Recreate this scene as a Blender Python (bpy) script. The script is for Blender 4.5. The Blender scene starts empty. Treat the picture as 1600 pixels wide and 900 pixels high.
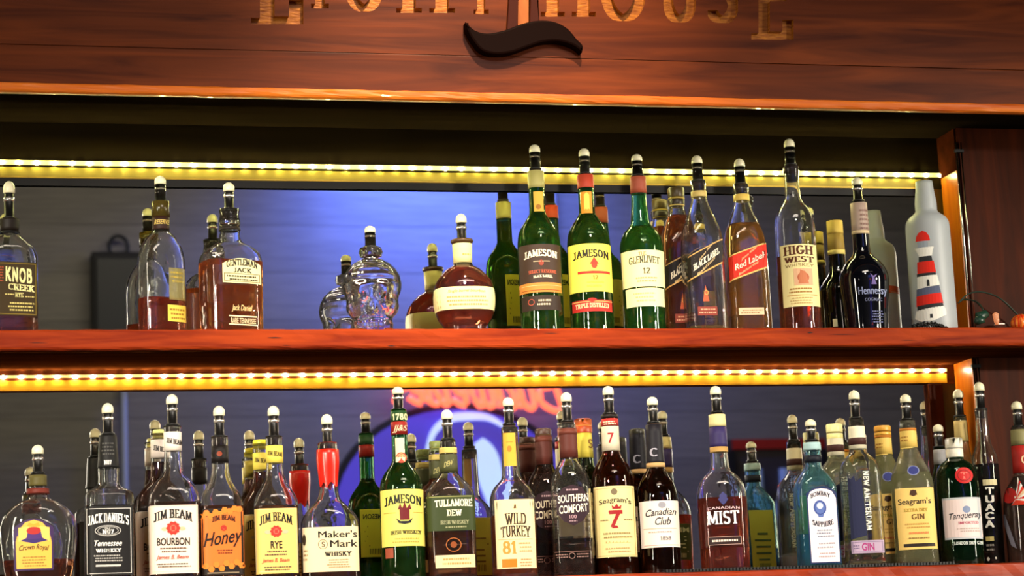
import bpy, bmesh, math, random
import numpy as np
from mathutils import Matrix, Vector
random.seed(7)
PI = math.pi
SC = bpy.context.scene
COL = SC.collection

# ------------------------------------------------------------ camera
PSI, THETA, ROLL, FPX = 0.24333246, 0.18268992, -0.04342889, 3680.25
CAM = np.array([0.0, -4.2, 1.2])
Fv = np.array([math.sin(PSI)*math.cos(THETA), math.cos(PSI)*math.cos(THETA), math.sin(THETA)])
_r = np.array([math.cos(PSI), -math.sin(PSI), 0.0]); _u = np.cross(_r, Fv)
Rv = math.cos(ROLL)*_r + math.sin(ROLL)*_u
Uv = -math.sin(ROLL)*_r + math.cos(ROLL)*_u
cam = bpy.data.cameras.new('camera'); camo = bpy.data.objects.new('camera', cam); COL.objects.link(camo)
camo.matrix_world = Matrix(((Rv[0], Uv[0], -Fv[0], CAM[0]), (Rv[1], Uv[1], -Fv[1], CAM[1]), (Rv[2], Uv[2], -Fv[2], CAM[2]), (0, 0, 0, 1)))
cam.sensor_width = 36; cam.lens = 36*FPX/1600; cam.clip_start = .05; cam.clip_end = 60
cam.dof.use_dof = True; cam.dof.focus_distance = 4.28; cam.dof.aperture_fstop = 6.0
SC.camera = camo

# ------------------------------------------------------------ colour management, world, lights
SC.view_settings.view_transform = 'Standard'; SC.view_settings.look = 'None'
SC.view_settings.exposure = 0.0; SC.view_settings.gamma = 1.0; SC.view_settings.use_curve_mapping = False
cy = SC.cycles
cy.max_bounces = 14; cy.transmission_bounces = 14; cy.glossy_bounces = 6; cy.diffuse_bounces = 3; cy.transparent_max_bounces = 8
cy.caustics_reflective = False; cy.caustics_refractive = True; cy.sample_clamp_indirect = 6.0; cy.blur_glossy = 0.3
W = bpy.data.worlds.new('world'); SC.world = W; W.use_nodes = True
W.node_tree.nodes['Background'].inputs[0].default_value = (.05, .045, .06, 1)
W.node_tree.nodes['Background'].inputs[1].default_value = 1.0

def lin(c):
    if isinstance(c, str):
        c = [int(c[i:i+2], 16) for i in (0, 2, 4)]
    return tuple((v/255/12.92 if v/255 <= .04045 else ((v/255+.055)/1.055)**2.4) for v in c)

def area(name, loc, tgt, size, power, color, sy=None, spread=None):
    l = bpy.data.lights.new(name, 'AREA'); l.shape = 'RECTANGLE'; l.size = size; l.size_y = sy or size
    l.energy = power; l.color = color
    if spread: l.spread = spread
    o = bpy.data.objects.new(name, l); COL.objects.link(o); o.location = loc
    o.rotation_euler = (Vector(tgt)-Vector(loc)).to_track_quat('-Z', 'Y').to_euler()
    return o
def spot(name, loc, tgt, power, color, ang, blend=.8, rad=.05):
    l = bpy.data.lights.new(name, 'SPOT'); l.energy = power; l.color = color; l.spot_size = ang; l.spot_blend = blend; l.shadow_soft_size = rad
    o = bpy.data.objects.new(name, l); COL.objects.link(o); o.location = loc
    o.rotation_euler = (Vector(tgt)-Vector(loc)).to_track_quat('-Z', 'Y').to_euler()
    return o
# lamps of the bar room and added lights (their fixtures are built further down)
area('ceiling_lamp_light', (1.05, -2.9, 3.9), (1.05, -.2, 1.7), 1.5, 30, (1, .88, .74), .5)
LAMPS = [(-1.0, -3.0, 2.42), (3.75, -3.0, 2.45), (1.0, -3.0, 3.35)]  # pendants added outside the mirror view to light the bottles from the front
spot('added_pendant_light', LAMPS[0], (.6, -.17, 1.5), 430, (1, .90, .76), math.radians(33), .7, .07)
spot('added_pendant_light', LAMPS[1], (1.35, -.17, 1.5), 390, (1, .90, .76), math.radians(33), .7, .07)
spot('added_pendant_light', LAMPS[2], (1.0, -.17, 1.4), 230, (1, .90, .78), math.radians(38), .8, .09)
spot('sign_spot_light', (1.0, -1.35, 3.5), (.95, -.3, 2.46), 270, (1, .74, .48), math.radians(36), 1.0, .04)
SIDE_LIGHTS = [(-1.25, -1.7, 1.9), (3.35, -1.5, 1.9)]  # side lights added for upright highlights and sparkle in the glass
area('added_side_light', SIDE_LIGHTS[0], (.6, -.15, 1.8), .16, 24, (1, .93, .72), 1.3)
area('added_side_light', SIDE_LIGHTS[1], (1.4, -.15, 1.8), .16, 24, (1, .93, .72), 1.3)
area('added_wall_wash_light', (1.6, -3.5, 3.93), (1.9, -5.8, 2.1), 3.0, 58, (1, .90, .72), .3)  # added to brighten the far wall that the mirrors show
area('blue_tube_light', (2.15, -5.4, 3.75), (2.2, -5.8, 3.1), 1.0, 44, (.09, .17, 1.0), .1, math.radians(150))

# ------------------------------------------------------------ picture <-> place measuring
def P(x, y, Y):
    d = Fv + Rv*(x-800)/FPX - Uv*(y-450)/FPX
    return CAM + d*(Y-CAM[1])/d[1]
def pr(q):
    v = np.asarray(q, float)-CAM; k = v@Fv
    return 800+FPX*(v@Rv)/k, 450-FPX*(v@Uv)/k
def z_at(X, Y, y):
    z = 1.9
    for _ in range(3):
        a = pr((X, Y, z))[1]; b = pr((X, Y, z+.01))[1]
        z += (y-a)/(b-a)*.01
    return z

# ------------------------------------------------------------ materials
MATS = {}
def mat(key, color, rough=.5, metal=0, trans=0, ior=1.45, emit=None, es=0, coat=0, spec=None, alpha=None):
    if key in MATS: return MATS[key]
    m = bpy.data.materials.new(key); m.use_nodes = True
    b = m.node_tree.nodes['Principled BSDF']; c = lin(color) if (isinstance(color, str) or max(color) > 1) else color
    b.inputs['Base Color'].default_value = (*c, 1); b.inputs['Roughness'].default_value = rough
    b.inputs['Metallic'].default_value = metal; b.inputs['Transmission Weight'].default_value = trans
    b.inputs['IOR'].default_value = ior; b.inputs['Coat Weight'].default_value = coat
    if spec is not None: b.inputs['Specular IOR Level'].default_value = spec
    if emit is not None:
        e = lin(emit) if isinstance(emit, str) else emit
        b.inputs['Emission Color'].default_value = (*e, 1); b.inputs['Emission Strength'].default_value = es
    MATS[key] = m
    return m
def noise_mat(key, c1, c2, scale=(1, 1, 1), rough=.5, bump=.0, detail=6, nscale=5, coat=0, metal=0, trans=0, spec=.3, lo=.35, hi=.65, dist=0.):
    if key in MATS: return MATS[key]
    m = mat(key, c1, rough, metal, trans, coat=coat, spec=spec)
    nt = m.node_tree; N = nt.nodes; L = nt.links; b = N['Principled BSDF']
    tc = N.new('ShaderNodeTexCoord'); mp = N.new('ShaderNodeMapping'); mp.inputs['Scale'].default_value = scale
    no = N.new('ShaderNodeTexNoise'); no.inputs['Scale'].default_value = nscale; no.inputs['Detail'].default_value = detail
    no.inputs['Distortion'].default_value = dist
    rp = N.new('ShaderNodeValToRGB'); rp.color_ramp.elements[0].position = lo; rp.color_ramp.elements[1].position = hi
    rp.color_ramp.elements[0].color = (*lin(c1), 1); rp.color_ramp.elements[1].color = (*lin(c2), 1)
    L.new(tc.outputs['Object'], mp.inputs['Vector']); L.new(mp.outputs[0], no.inputs['Vector'])
    L.new(no.outputs['Fac'], rp.inputs['Fac']); L.new(rp.outputs[0], b.inputs['Base Color'])
    if bump:
        bp = N.new('ShaderNodeBump'); bp.inputs['Strength'].default_value = bump; bp.inputs['Distance'].default_value = .004
        L.new(no.outputs['Fac'], bp.inputs['Height']); L.new(bp.outputs[0], b.inputs['Normal'])
    return m
WOOD_RED = lambda: noise_mat('red_varnished_wood', '6a1a06', 'a8380c', (1.2, 14, 14), .4, .12, 8, 3.2, coat=.05, lo=.3, hi=.7, dist=1.2)
WOOD_BROWN = lambda: noise_mat('brown_varnished_wood', '3e1606', '703210', (1.0, 12, 12), .45, .08, 8, 3, coat=.0, spec=.15, lo=.3, hi=.72, dist=1.0)
WOOD_EDGE = lambda: noise_mat('lit_wood_edge', 'b44c12', 'e07a20', (1.0, 16, 16), .45, .1, 8, 3, coat=.05, lo=.3, hi=.7, dist=.6)
WOOD_DARK = lambda: noise_mat('dark_stained_wood', '2c140a', '4a2210', (1.5, 10, 10), .42, .1, 7, 3, coat=.12, lo=.3, hi=.7, dist=1.0)
WOOD_VERT = lambda: noise_mat('brown_wood_upright_grain', '2e1003', '481a05', (14, 14, 1.2), .5, .1, 7, 3, coat=.0, spec=.06, lo=.3, hi=.7, dist=1.0)
WOOD_RAIL = lambda: noise_mat('amber_varnished_rail', '7c6a24', '8c7a30', (2, 16, 16), .4, .05, 6, 3, coat=.2, lo=.3, hi=.7)
def paper(c): return mat('paper_%s' % c, c, .55, spec=.3)
def glass(c, rough=0.0, key=None):
    """glass with a patchy diffuse share that stands for the glow of lit bottles"""
    k = key or 'glass_%s' % c
    if k in MATS: return MATS[k]
    m = mat(k, tuple(v**.38 for v in lin(c)), rough, trans=1, ior=1.47)
    l = lin(c); clear = min(l) > .55
    nt = m.node_tree; N = nt.nodes; L = nt.links; b = N['Principled BSDF']; out = N['Material Output']
    d = N.new('ShaderNodeBsdfDiffuse'); t = N.new('ShaderNodeBsdfTranslucent'); a = N.new('ShaderNodeMixShader'); x = N.new('ShaderNodeMixShader')
    for q in (d, t): q.inputs['Color'].default_value = (.86, .86, .80, 1) if clear else (*[min(1, v*1.5+.01) for v in l], 1)  # diffuse share put in to stand for the glow of lit glass
    a.inputs[0].default_value = .5
    tc = N.new('ShaderNodeTexCoord'); no = N.new('ShaderNodeTexNoise'); no.inputs['Scale'].default_value = 60; no.inputs['Detail'].default_value = 5
    mr = N.new('ShaderNodeMapRange'); mr.inputs['From Min'].default_value = .3; mr.inputs['From Max'].default_value = .7
    lo, hi = (.004, .02) if clear else (.02, .06)
    mr.inputs['To Min'].default_value = lo; mr.inputs['To Max'].default_value = hi
    L.new(tc.outputs['Object'], no.inputs['Vector']); L.new(no.outputs['Fac'], mr.inputs['Value']); L.new(mr.outputs[0], x.inputs[0])
    n2 = N.new('ShaderNodeTexNoise'); n2.inputs['Scale'].default_value = 42; n2.inputs['Detail'].default_value = 1.5; bp = N.new('ShaderNodeBump'); bp.inputs['Strength'].default_value = .35; bp.inputs['Distance'].default_value = .0022
    L.new(tc.outputs['Object'], n2.inputs['Vector']); L.new(n2.outputs['Fac'], bp.inputs['Height']); L.new(bp.outputs[0], b.inputs['Normal'])
    L.new(d.outputs[0], a.inputs[1]); L.new(t.outputs[0], a.inputs[2]); L.new(b.outputs[0], x.inputs[1]); L.new(a.outputs[0], x.inputs[2]); L.new(x.outputs[0], out.inputs['Surface'])
    return m
def matte(key, c, c2=None, scale=(1, 14, 14)):
    if key in MATS: return MATS[key]
    m = bpy.data.materials.new(key); m.use_nodes = True; nt = m.node_tree; N = nt.nodes; L = nt.links; MATS[key] = m
    N.remove(N['Principled BSDF']); d = N.new('ShaderNodeBsdfDiffuse'); L.new(d.outputs[0], N['Material Output'].inputs['Surface'])
    tc = N.new('ShaderNodeTexCoord'); mp = N.new('ShaderNodeMapping'); mp.inputs['Scale'].default_value = scale; no = N.new('ShaderNodeTexNoise'); no.inputs['Scale'].default_value = 3
    rp = N.new('ShaderNodeValToRGB'); rp.color_ramp.elements[0].position = .3; rp.color_ramp.elements[1].position = .7
    rp.color_ramp.elements[0].color = (*lin(c), 1); rp.color_ramp.elements[1].color = (*lin(c2 or c), 1)
    L.new(tc.outputs['Object'], mp.inputs['Vector']); L.new(mp.outputs[0], no.inputs['Vector']); L.new(no.outputs['Fac'], rp.inputs['Fac']); L.new(rp.outputs[0], d.inputs['Color'])
    return m
def liquid_mat(c):
    k = 'liquid_%s' % c
    if k in MATS: return MATS[k]
    m = mat(k, tuple(v**.42 for v in lin(c)), 0, trans=1, ior=1.36)
    nt = m.node_tree; N = nt.nodes; L = nt.links; b = N['Principled BSDF']; out = N['Material Output']
    d = N.new('ShaderNodeBsdfDiffuse'); t = N.new('ShaderNodeBsdfTranslucent'); a = N.new('ShaderNodeMixShader'); x = N.new('ShaderNodeMixShader')
    for q in (d, t): q.inputs['Color'].default_value = (*[min(1, 1.9*v**1.15) for v in lin(c)], 1)
    a.inputs[0].default_value = .5; x.inputs[0].default_value = .24  # diffuse share put in so the liquids glow against a dark background
    L.new(d.outputs[0], a.inputs[1]); L.new(t.outputs[0], a.inputs[2]); L.new(b.outputs[0], x.inputs[1]); L.new(a.outputs[0], x.inputs[2]); L.new(x.outputs[0], out.inputs['Surface'])
    return m
def bumpy(m, scale, strength, dist=.002, voro=False):
    nt = m.node_tree; N = nt.nodes; L = nt.links
    tc = N.new('ShaderNodeTexCoord'); no = N.new('ShaderNodeTexVoronoi' if voro else 'ShaderNodeTexNoise'); no.inputs['Scale'].default_value = scale
    bp = N.new('ShaderNodeBump'); bp.inputs['Strength'].default_value = strength; bp.inputs['Distance'].default_value = dist
    L.new(tc.outputs['Object'], no.inputs['Vector']); L.new(no.outputs[0], bp.inputs['Height']); L.new(bp.outputs[0], N['Principled BSDF'].inputs['Normal'])
    return m

# ------------------------------------------------------------ object helpers
def link(name, me, parent=None, mats=(), smooth=False):
    o = bpy.data.objects.new(name, me); COL.objects.link(o)
    for m in mats: me.materials.append(m)
    if smooth: me.polygons.foreach_set('use_smooth', [True]*len(me.polygons))
    if parent is not None: o.parent = parent
    return o
def pydata(name, V, Fs, m, parent=None, smooth=False):
    me = bpy.data.meshes.new(name); me.from_pydata([tuple(map(float, v)) for v in V], [], [tuple(f) for f in Fs]); me.update()
    return link(name, me, parent, [m], smooth)
def tag(o, label=None, cat=None, group=None, kind=None):
    if label: o['label'] = label
    if cat: o['category'] = cat
    if group: o['group'] = group
    if kind: o['kind'] = kind
    return o
def empty(name, loc, rz=0):
    o = bpy.data.objects.new(name, None); COL.objects.link(o); o.location = [float(v) for v in loc]; o.rotation_euler = (0, 0, rz); o.empty_display_size = .05
    return o
def box_bm(bm, x0, x1, y0, y1, z0, z1, bev=0):
    r = bmesh.ops.create_cube(bm, size=1); vs = r['verts']
    for v in vs: v.co = ((x0+x1)/2+v.co.x*(x1-x0), (y0+y1)/2+v.co.y*(y1-y0), (z0+z1)/2+v.co.z*(z1-z0))
    if bev:
        es = list({e for v in vs for e in v.link_edges})
        bmesh.ops.bevel(bm, geom=es, offset=bev, segments=2, profile=.6, affect='EDGES')
def boxo(name, x0, x1, y0, y1, z0, z1, m, parent=None, bev=0):
    bm = bmesh.new(); box_bm(bm, x0, x1, y0, y1, z0, z1, bev)
    me = bpy.data.meshes.new(name); bm.to_mesh(me); bm.free()
    return link(name, me, parent, [m])
def sec(a, b, e, phi):
    s, c = abs(math.sin(phi))/a, abs(math.cos(phi))/b
    r = (s**e+c**e)**(-1/e)
    return r*math.sin(phi), -r*math.cos(phi)
def rings_mesh(rings, seg=40, cap0=True, cap1=True, off=(0, 0)):
    """rings: (z, a, b, e); from first to last, outward normals when going up"""
    V = []; Fs = []
    for z, a, b, e in rings:
        for k in range(seg):
            x, y = sec(max(a, 1e-5), max(b, 1e-5), e, 2*PI*k/seg)
            V.append((x+off[0], y+off[1], z))
    n = len(rings)
    for i in range(n-1):
        for k in range(seg):
            k2 = (k+1) % seg
            Fs.append((i*seg+k, i*seg+k2, (i+1)*seg+k2, (i+1)*seg+k))
    if cap0: Fs.append(tuple(range(seg-1, -1, -1)))
    if cap1: Fs.append(tuple((n-1)*seg+k for k in range(seg)))
    return V, Fs
def lathe(name, prof, m, parent, seg=24, smooth=True, loc=None):
    """prof: (z, r) list; closed ends"""
    V, Fs = rings_mesh([(z, r, r, 2) for z, r in prof], seg)
    o = pydata(name, V, Fs, m, parent, smooth)
    if loc is not None: o.location = loc
    return o
def tube_bm(bm, pts, r, seg=8, closed=False):
    pts = [Vector(p) for p in pts]; n = len(pts); rg = []
    for i, p in enumerate(pts):
        a = pts[i-1] if (i > 0 or closed) else p; b = pts[(i+1) % n] if (i < n-1 or closed) else p
        t = (b-a).normalized(); up = Vector((0, 0, 1)) if abs(t.z) < .9 else Vector((0, 1, 0))
        s = t.cross(up).normalized(); w = s.cross(t)
        rg.append([bm.verts.new(p+(s*math.cos(2*PI*k/seg)+w*math.sin(2*PI*k/seg))*r) for k in range(seg)])
    for i in range(n if closed else n-1):
        A, B = rg[i], rg[(i+1) % n]
        for k in range(seg): bm.faces.new((A[k], A[(k+1) % seg], B[(k+1) % seg], B[k]))
    if not closed:
        bm.faces.new(rg[0][::-1]); bm.faces.new(rg[-1])
def tubeo(name, pts, r, m, parent=None, seg=8, closed=False):
    bm = bmesh.new(); tube_bm(bm, pts, r, seg, closed)
    bmesh.ops.recalc_face_normals(bm, faces=bm.faces)
    me = bpy.data.meshes.new(name); bm.to_mesh(me); bm.free()
    return link(name, me, parent, [m], True)
def smooth_path(pts, n=6):
    pts = [np.array(p, float) for p in pts]; out = []
    for i in range(len(pts)-1):
        p0 = pts[max(i-1, 0)]; p1 = pts[i]; p2 = pts[i+1]; p3 = pts[min(i+2, len(pts)-1)]
        for k in range(n):
            t = k/n
            out.append(.5*((2*p1)+(p2-p0)*t+(2*p0-5*p1+4*p2-p3)*t*t+(3*p1-p0-3*p2+p3)*t**3))
    out.append(pts[-1]); return out

# ------------------------------------------------------------ letters
def arc(cx, cy_, rx, ry, a0, a1, n=10):
    return [(cx+rx*math.cos(math.radians(a0+(a1-a0)*i/n)), cy_+ry*math.sin(math.radians(a0+(a1-a0)*i/n))) for i in range(n+1)]
# glyph: (width, strokes, serif points (x, y, half width))
G = {
 'A': (.8, [[(.04, 0), (.4, 1)], [(.4, 1), (.76, 0)], [(.17, .36), (.63, .36)]], [(.06, 0), (.74, 0)]),
 'B': (.68, [[(.12, 0), (.12, 1)], [(.12, 1), (.36, 1)]+arc(.36, .77, .2, .23, 90, -90)+[(.12, .54)], [(.12, .54), (.38, .54)]+arc(.38, .27, .24, .27, 90, -90)+[(.12, 0)]], [(.08, 0), (.08, 1)]),
 'C': (.72, [arc(.4, .5, .34, .5, 48, 312, 16)], []),
 'D': (.76, [[(.12, 0), (.12, 1)], [(.12, 1), (.3, 1)]+arc(.3, .5, .38, .5, 90, -90, 14)+[(.12, 0)]], [(.08, 0), (.08, 1)]),
 'E': (.62, [[(.12, 0), (.12, 1)], [(.12, 1), (.56, 1), (.56, .86)], [(.12, .52), (.44, .52)], [(.12, 0), (.58, 0), (.58, .16)]], [(.08, 0), (.08, 1)]),
 'F': (.6, [[(.12, 0), (.12, 1)], [(.12, 1), (.56, 1), (.56, .84)], [(.12, .52), (.42, .52)]], [(.12, 0), (.08, 1)]),
 'G': (.8, [arc(.4, .5, .34, .5, 50, 345, 16)+[(.72, .42)], [(.5, .42), (.76, .42)]], []),
 'H': (.82, [[(.14, 0), (.14, 1)], [(.68, 0), (.68, 1)], [(.14, .5), (.68, .5)]], [(.14, 0), (.14, 1), (.68, 0), (.68, 1)]),
 'I': (.3, [[(.15, 0), (.15, 1)]], [(.15, 0), (.15, 1)]),
 'J': (.5, [[(.34, 1), (.34, .2)]+arc(.2, .2, .14, .2, 0, -150, 8)], [(.34, 1)]),
 'K': (.76, [[(.14, 0), (.14, 1)], [(.14, .4), (.64, 1)], [(.3, .55), (.68, 0)]], [(.14, 0), (.14, 1), (.68, 0), (.62, 1)]),
 'L': (.62, [[(.14, 0), (.14, 1)], [(.14, 0), (.58, 0), (.58, .22)]], [(.1, 0), (.14, 1)]),
 'M': (1.0, [[(.12, 0), (.16, 1)], [(.16, 1), (.5, .1)], [(.5, .1), (.84, 1)], [(.84, 1), (.88, 0)]], [(.12, 0), (.88, 0), (.14, 1), (.86, 1)]),
 'N': (.84, [[(.14, 0), (.14, 1)], [(.14, 1), (.7, 0)], [(.7, 0), (.7, 1)]], [(.14, 0), (.12, 1), (.7, 1)]),
 'O': (.84, [arc(.42, .5, .36, .5, 0, 360, 20)], []),
 'P': (.66, [[(.12, 0), (.12, 1)], [(.12, 1), (.38, 1)]+arc(.38, .74, .22, .26, 90, -90)+[(.12, .48)]], [(.12, 0), (.08, 1)]),
 'Q': (.84, [arc(.42, .5, .36, .5, 0, 360, 20), [(.45, .25), (.78, -.08)]], []),
 'R': (.74, [[(.12, 0), (.12, 1)], [(.12, 1), (.38, 1)]+arc(.38, .76, .2, .24, 90, -90)+[(.12, .52)], [(.36, .52), (.66, 0)]], [(.12, 0), (.08, 1), (.68, 0)]),
 'S': (.62, [arc(.31, .75, .23, .25, 30, 250, 10)+arc(.31, .25, .25, .27, 80, -150, 10)], []),
 'T': (.74, [[(.37, 0), (.37, 1)], [(.04, .86), (.04, 1), (.7, 1), (.7, .86)]], [(.37, 0)]),
 'U': (.8, [[(.14, 1), (.14, .32)]+arc(.4, .32, .26, .32, 180, 360, 10)+[(.66, 1)]], [(.14, 1), (.66, 1)]),
 'V': (.78, [[(.06, 1), (.39, 0)], [(.39, 0), (.72, 1)]], [(.08, 1), (.7, 1)]),
 'W': (1.1, [[(.06, 1), (.32, 0)], [(.32, 0), (.55, .85)], [(.55, .85), (.78, 0)], [(.78, 0), (1.04, 1)]], [(.08, 1), (1.02, 1), (.55, .95)]),
 'X': (.76, [[(.08, 0), (.68, 1)], [(.08, 1), (.68, 0)]], [(.1, 0), (.66, 0), (.1, 1), (.66, 1)]),
 'Y': (.76, [[(.06, 1), (.38, .5)], [(.7, 1), (.38, .5)], [(.38, .5), (.38, 0)]], [(.38, 0), (.08, 1), (.68, 1)]),
 '1': (.45, [[(.1, .8), (.24, 1), (.24, 0)]], [(.24, 0)]),
 '2': (.6, [arc(.3, .74, .22, .26, 160, -30, 10)+[(.06, 0), (.56, 0)]], []),
 '5': (.6, [[(.5, 1), (.14, 1), (.12, .56)]+arc(.28, .32, .26, .32, 110, -150, 10)], []),
 '6': (.6, [arc(.3, .28, .24, .28, 0, 360, 14), [(.08, .36), (.12, .62), (.24, .86), (.44, 1)]], []),
 '7': (.6, [[(.06, .84), (.06, 1), (.54, 1), (.22, 0)]], []),
 '8': (.6, [arc(.3, .75, .2, .25, 0, 360, 12), arc(.3, .26, .24, .27, 0, 360, 12)], []),
 '0': (.62, [arc(.31, .5, .24, .5, 0, 360, 16)], []),
 "'": (.22, [[(.12, 1), (.08, .78)]], []), '.': (.24, [[(.1, 0), (.1, .03)]], []), '&': (.7, [arc(.3, .78, .16, .22, -60, 240, 8)+[(.62, 0)], arc(.28, .26, .22, .27, 60, 330, 8)+[(.6, .44)]], []),
}
def hull(pts):
    pts = sorted(set((round(x, 5), round(y, 5)) for x, y in pts))
    def half(ps):
        h = []
        for p in ps:
            while len(h) > 1 and (h[-1][0]-h[-2][0])*(p[1]-h[-2][1])-(h[-1][1]-h[-2][1])*(p[0]-h[-2][0]) <= 0: h.pop()
            h.append(p)
        return h
    a = half(pts); b = half(pts[::-1]); return a[:-1]+b[:-1]
def stroke_polys(s, wv=.19, wh=.09, serif=True, gap=.06):
    polys = []; x = 0
    for ch in s:
        if ch == ' ': x += .4; continue
        w, strokes, sf = G[ch]
        for st in strokes:
            for (ax, ay), (bx, by) in zip(st[:-1], st[1:]):
                n = []
                for (qx, qy) in ((ax, ay), (bx, by)):
                    qy = wh/2+qy*(1-wh)
                    n += [(x+qx+i*wv/2, qy+j*wh/2) for i in (-1, 1) for j in (-1, 1)]
                polys.append(hull(n))
        if serif:
            for (qx, qy) in sf:
                yy = 0 if qy == 0 else 1-wh*.8
                polys.append([(x+qx-wv*.95, yy), (x+qx+wv*.95, yy), (x+qx+wv*.95, yy+wh*.8), (x+qx-wv*.95, yy+wh*.8)])
        x += w+gap+(wv-.14)
    return polys
_tc = {}
def font_polys(s, bold=0.0, shear=0.0):
    k = (s, bold, shear)
    if k in _tc: return _tc[k]
    c = bpy.data.curves.new('t', 'FONT'); c.body = s; c.size = 1; c.offset = bold; c.shear = shear; c.resolution_u = 3
    o = bpy.data.objects.new('t', c)
    me = bpy.data.meshes.new_from_object(o)
    co = [(v.co.x, v.co.y) for v in me.vertices]
    r = [[co[i] for i in p.vertices] for p in me.polygons]
    bpy.data.objects.remove(o); bpy.data.curves.remove(c); bpy.data.meshes.remove(me)
    _tc[k] = r; return r
def text_polys(s, font):
    if font == 'serif': pl = stroke_polys(s)
    elif font == 'serifb': pl = stroke_polys(s, .24, .1)
    elif font == 'block': pl = stroke_polys(s, .2, .16, False, .1)
    elif font == 'thin': pl = stroke_polys(s, .1, .07, False, .12)
    elif font == 'script': pl = font_polys(s, .012, .32)
    elif font in ('serifx', 'mixedb'): pl = [[(x+d, y+e) for x, y in q] for q in font_polys(s, 0, 0) for d, e in ((0, 0), (.035, 0), (.018, .012))]
    elif font == 'bold': pl = font_polys(s, .022, 0)
    elif font == 'black': pl = font_polys(s, .045, .06)
    else: pl = font_polys(s, .01, 0)
    xs = [p[0] for q in pl for p in q]; ys = [p[1] for q in pl for p in q]
    x0, x1, y0, y1 = min(xs), max(xs), min(ys), max(ys)
    return [[((p[0]-x0)/(x1-x0), (p[1]-y0)/(y1-y0)) for p in q] for q in pl]

# ============================================================ the setting
XL, XR = -.55, 2.75
UZ = float(P(800, 513, -.22)[2])            # top of upper shelf
UB = float(P(800, 543.5, -.22)[2])
LZ = float(z_at(1.53, -.25, 887.5))         # top of lower shelf
HY = -.30                                   # face of the header
hz = lambda y, Y=HY: float(P(800, y, Y)[2])
MT_U = float(P(800, 288, 0)[2]); MT_L = float(P(800, 606.5, 0)[2])
XM_U = float(P(1440, 400, 0)[0]); XP = 1.922; YP = -.09
BL = float(hz(162)); SOF = float(P(800, 206, 0)[2])

def struct(o): return tag(o, kind='structure')
wall_c = mat('grey_painted_wall', '77746f', .85)
struct(boxo('wall_back', XL-2.5, 6, .012, .12, 0, 4, mat('dark_wall_paint', '1c1714', .8)))
struct(boxo('wall_left', XL-2.6, XL-2.5, -5.9, .12, 0, 4, wall_c))
struct(boxo('wall_right', 6, 6.1, -5.9, .12, 0, 4, wall_c))
struct(boxo('floor', XL-2.6, 6.1, -5.9, .12, -.1, 0, noise_mat('dark_floor_boards', '2a1c14', '3c2a1e', (1, 8, 1), .5)))
struct(boxo('ceiling', XL-2.6, 6.1, -5.9, .12, 4.0, 4.1, mat('grey_ceiling', '55524e', .9)))
wf = struct(boxo('wall_front', XL-2.5, 6, -5.95, -5.83, 0, 4, mat('wall_gap_grey', '6c6a66', .9)))
plm = [noise_mat('grey_wall_plank_%d' % k, c, d, (1, 3, 14), .7) for k, (c, d) in enumerate((('74726e', '827f7a'), ('6e6c68', '7c7974'), ('787671', '86837c')))]
pme = {}
for k in range(19):
    z0 = .02+k*.21
    me = pme.get(k % 3)
    if me is None:
        o = boxo('plank', XL-2.5, 6, -.02, .01, 0, .2085, plm[k % 3], wf, .0012); pme[k % 3] = o.data
    else:
        o = bpy.data.objects.new('plank', me); COL.objects.link(o); o.parent = wf
    o.location = (0, -5.815, z0)
# door into the frame of the niche --------------------------------------------------
# mirrors
mirror_m = mat('mirror_silver', (.84, .83, .80), .012, 1.0)
def mirror(name, x0, x1, z0, z1, lab):
    t = empty(name, ((x0+x1)/2, 0, z0)); tag(t, lab, 'mirror')
    boxo('silvered_glass', x0-(x0+x1)/2, x1-(x0+x1)/2, 0, .006, 0, z1-z0, mirror_m, t)
    return t
mirror('back_bar_mirror', XL, XM_U, UZ-.0+.002, MT_U, 'wide wall mirror behind the bottles on the upper shelf')
mirror('back_bar_mirror', XL, XM_U-.012, LZ+.002, MT_L, 'wide wall mirror behind the bottles on the lower shelf')
# back boards above the mirrors
bb = struct(boxo('trim_1', XL, 2.0, -.006, .012, MT_U, SOF+.01, matte('dark_olive_backboard', '18120a', '221a0c')))
bb2 = struct(boxo('trim_2', XL, 2.0, -.006, .012, MT_L, UB+.01, WOOD_BROWN()))
# plain black strip at the upper mirror's top edge
# frame upright right of the mirrors, return and pilaster
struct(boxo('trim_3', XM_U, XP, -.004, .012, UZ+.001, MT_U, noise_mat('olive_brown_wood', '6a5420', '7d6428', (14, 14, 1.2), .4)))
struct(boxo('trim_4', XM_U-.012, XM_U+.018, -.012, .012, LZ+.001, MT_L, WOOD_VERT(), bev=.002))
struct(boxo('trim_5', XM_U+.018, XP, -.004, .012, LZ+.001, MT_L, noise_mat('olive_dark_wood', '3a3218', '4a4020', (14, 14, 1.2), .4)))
pil = struct(boxo('wall_pilaster', XP, XR, YP, .01, LZ-.6, 3.0, WOOD_VERT(), bev=.002))
# orange varnished return boards facing the mirrors
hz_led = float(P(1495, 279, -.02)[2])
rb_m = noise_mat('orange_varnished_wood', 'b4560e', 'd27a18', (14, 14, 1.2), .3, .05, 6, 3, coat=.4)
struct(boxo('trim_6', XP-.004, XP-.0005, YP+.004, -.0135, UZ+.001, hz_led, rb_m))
struct(boxo('trim_11', XP-.004, XP-.0005, YP+.004, -.0065, hz_led+.0005, SOF-.001, matte('return_board_shade', '2a1006', '38160a')))  # darker colour put in above the LED strip, where the board is unlit
struct(boxo('trim_7', XP-.004, XP-.0005, YP+.004, -.006, LZ+.001, UB-.001, rb_m))
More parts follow.
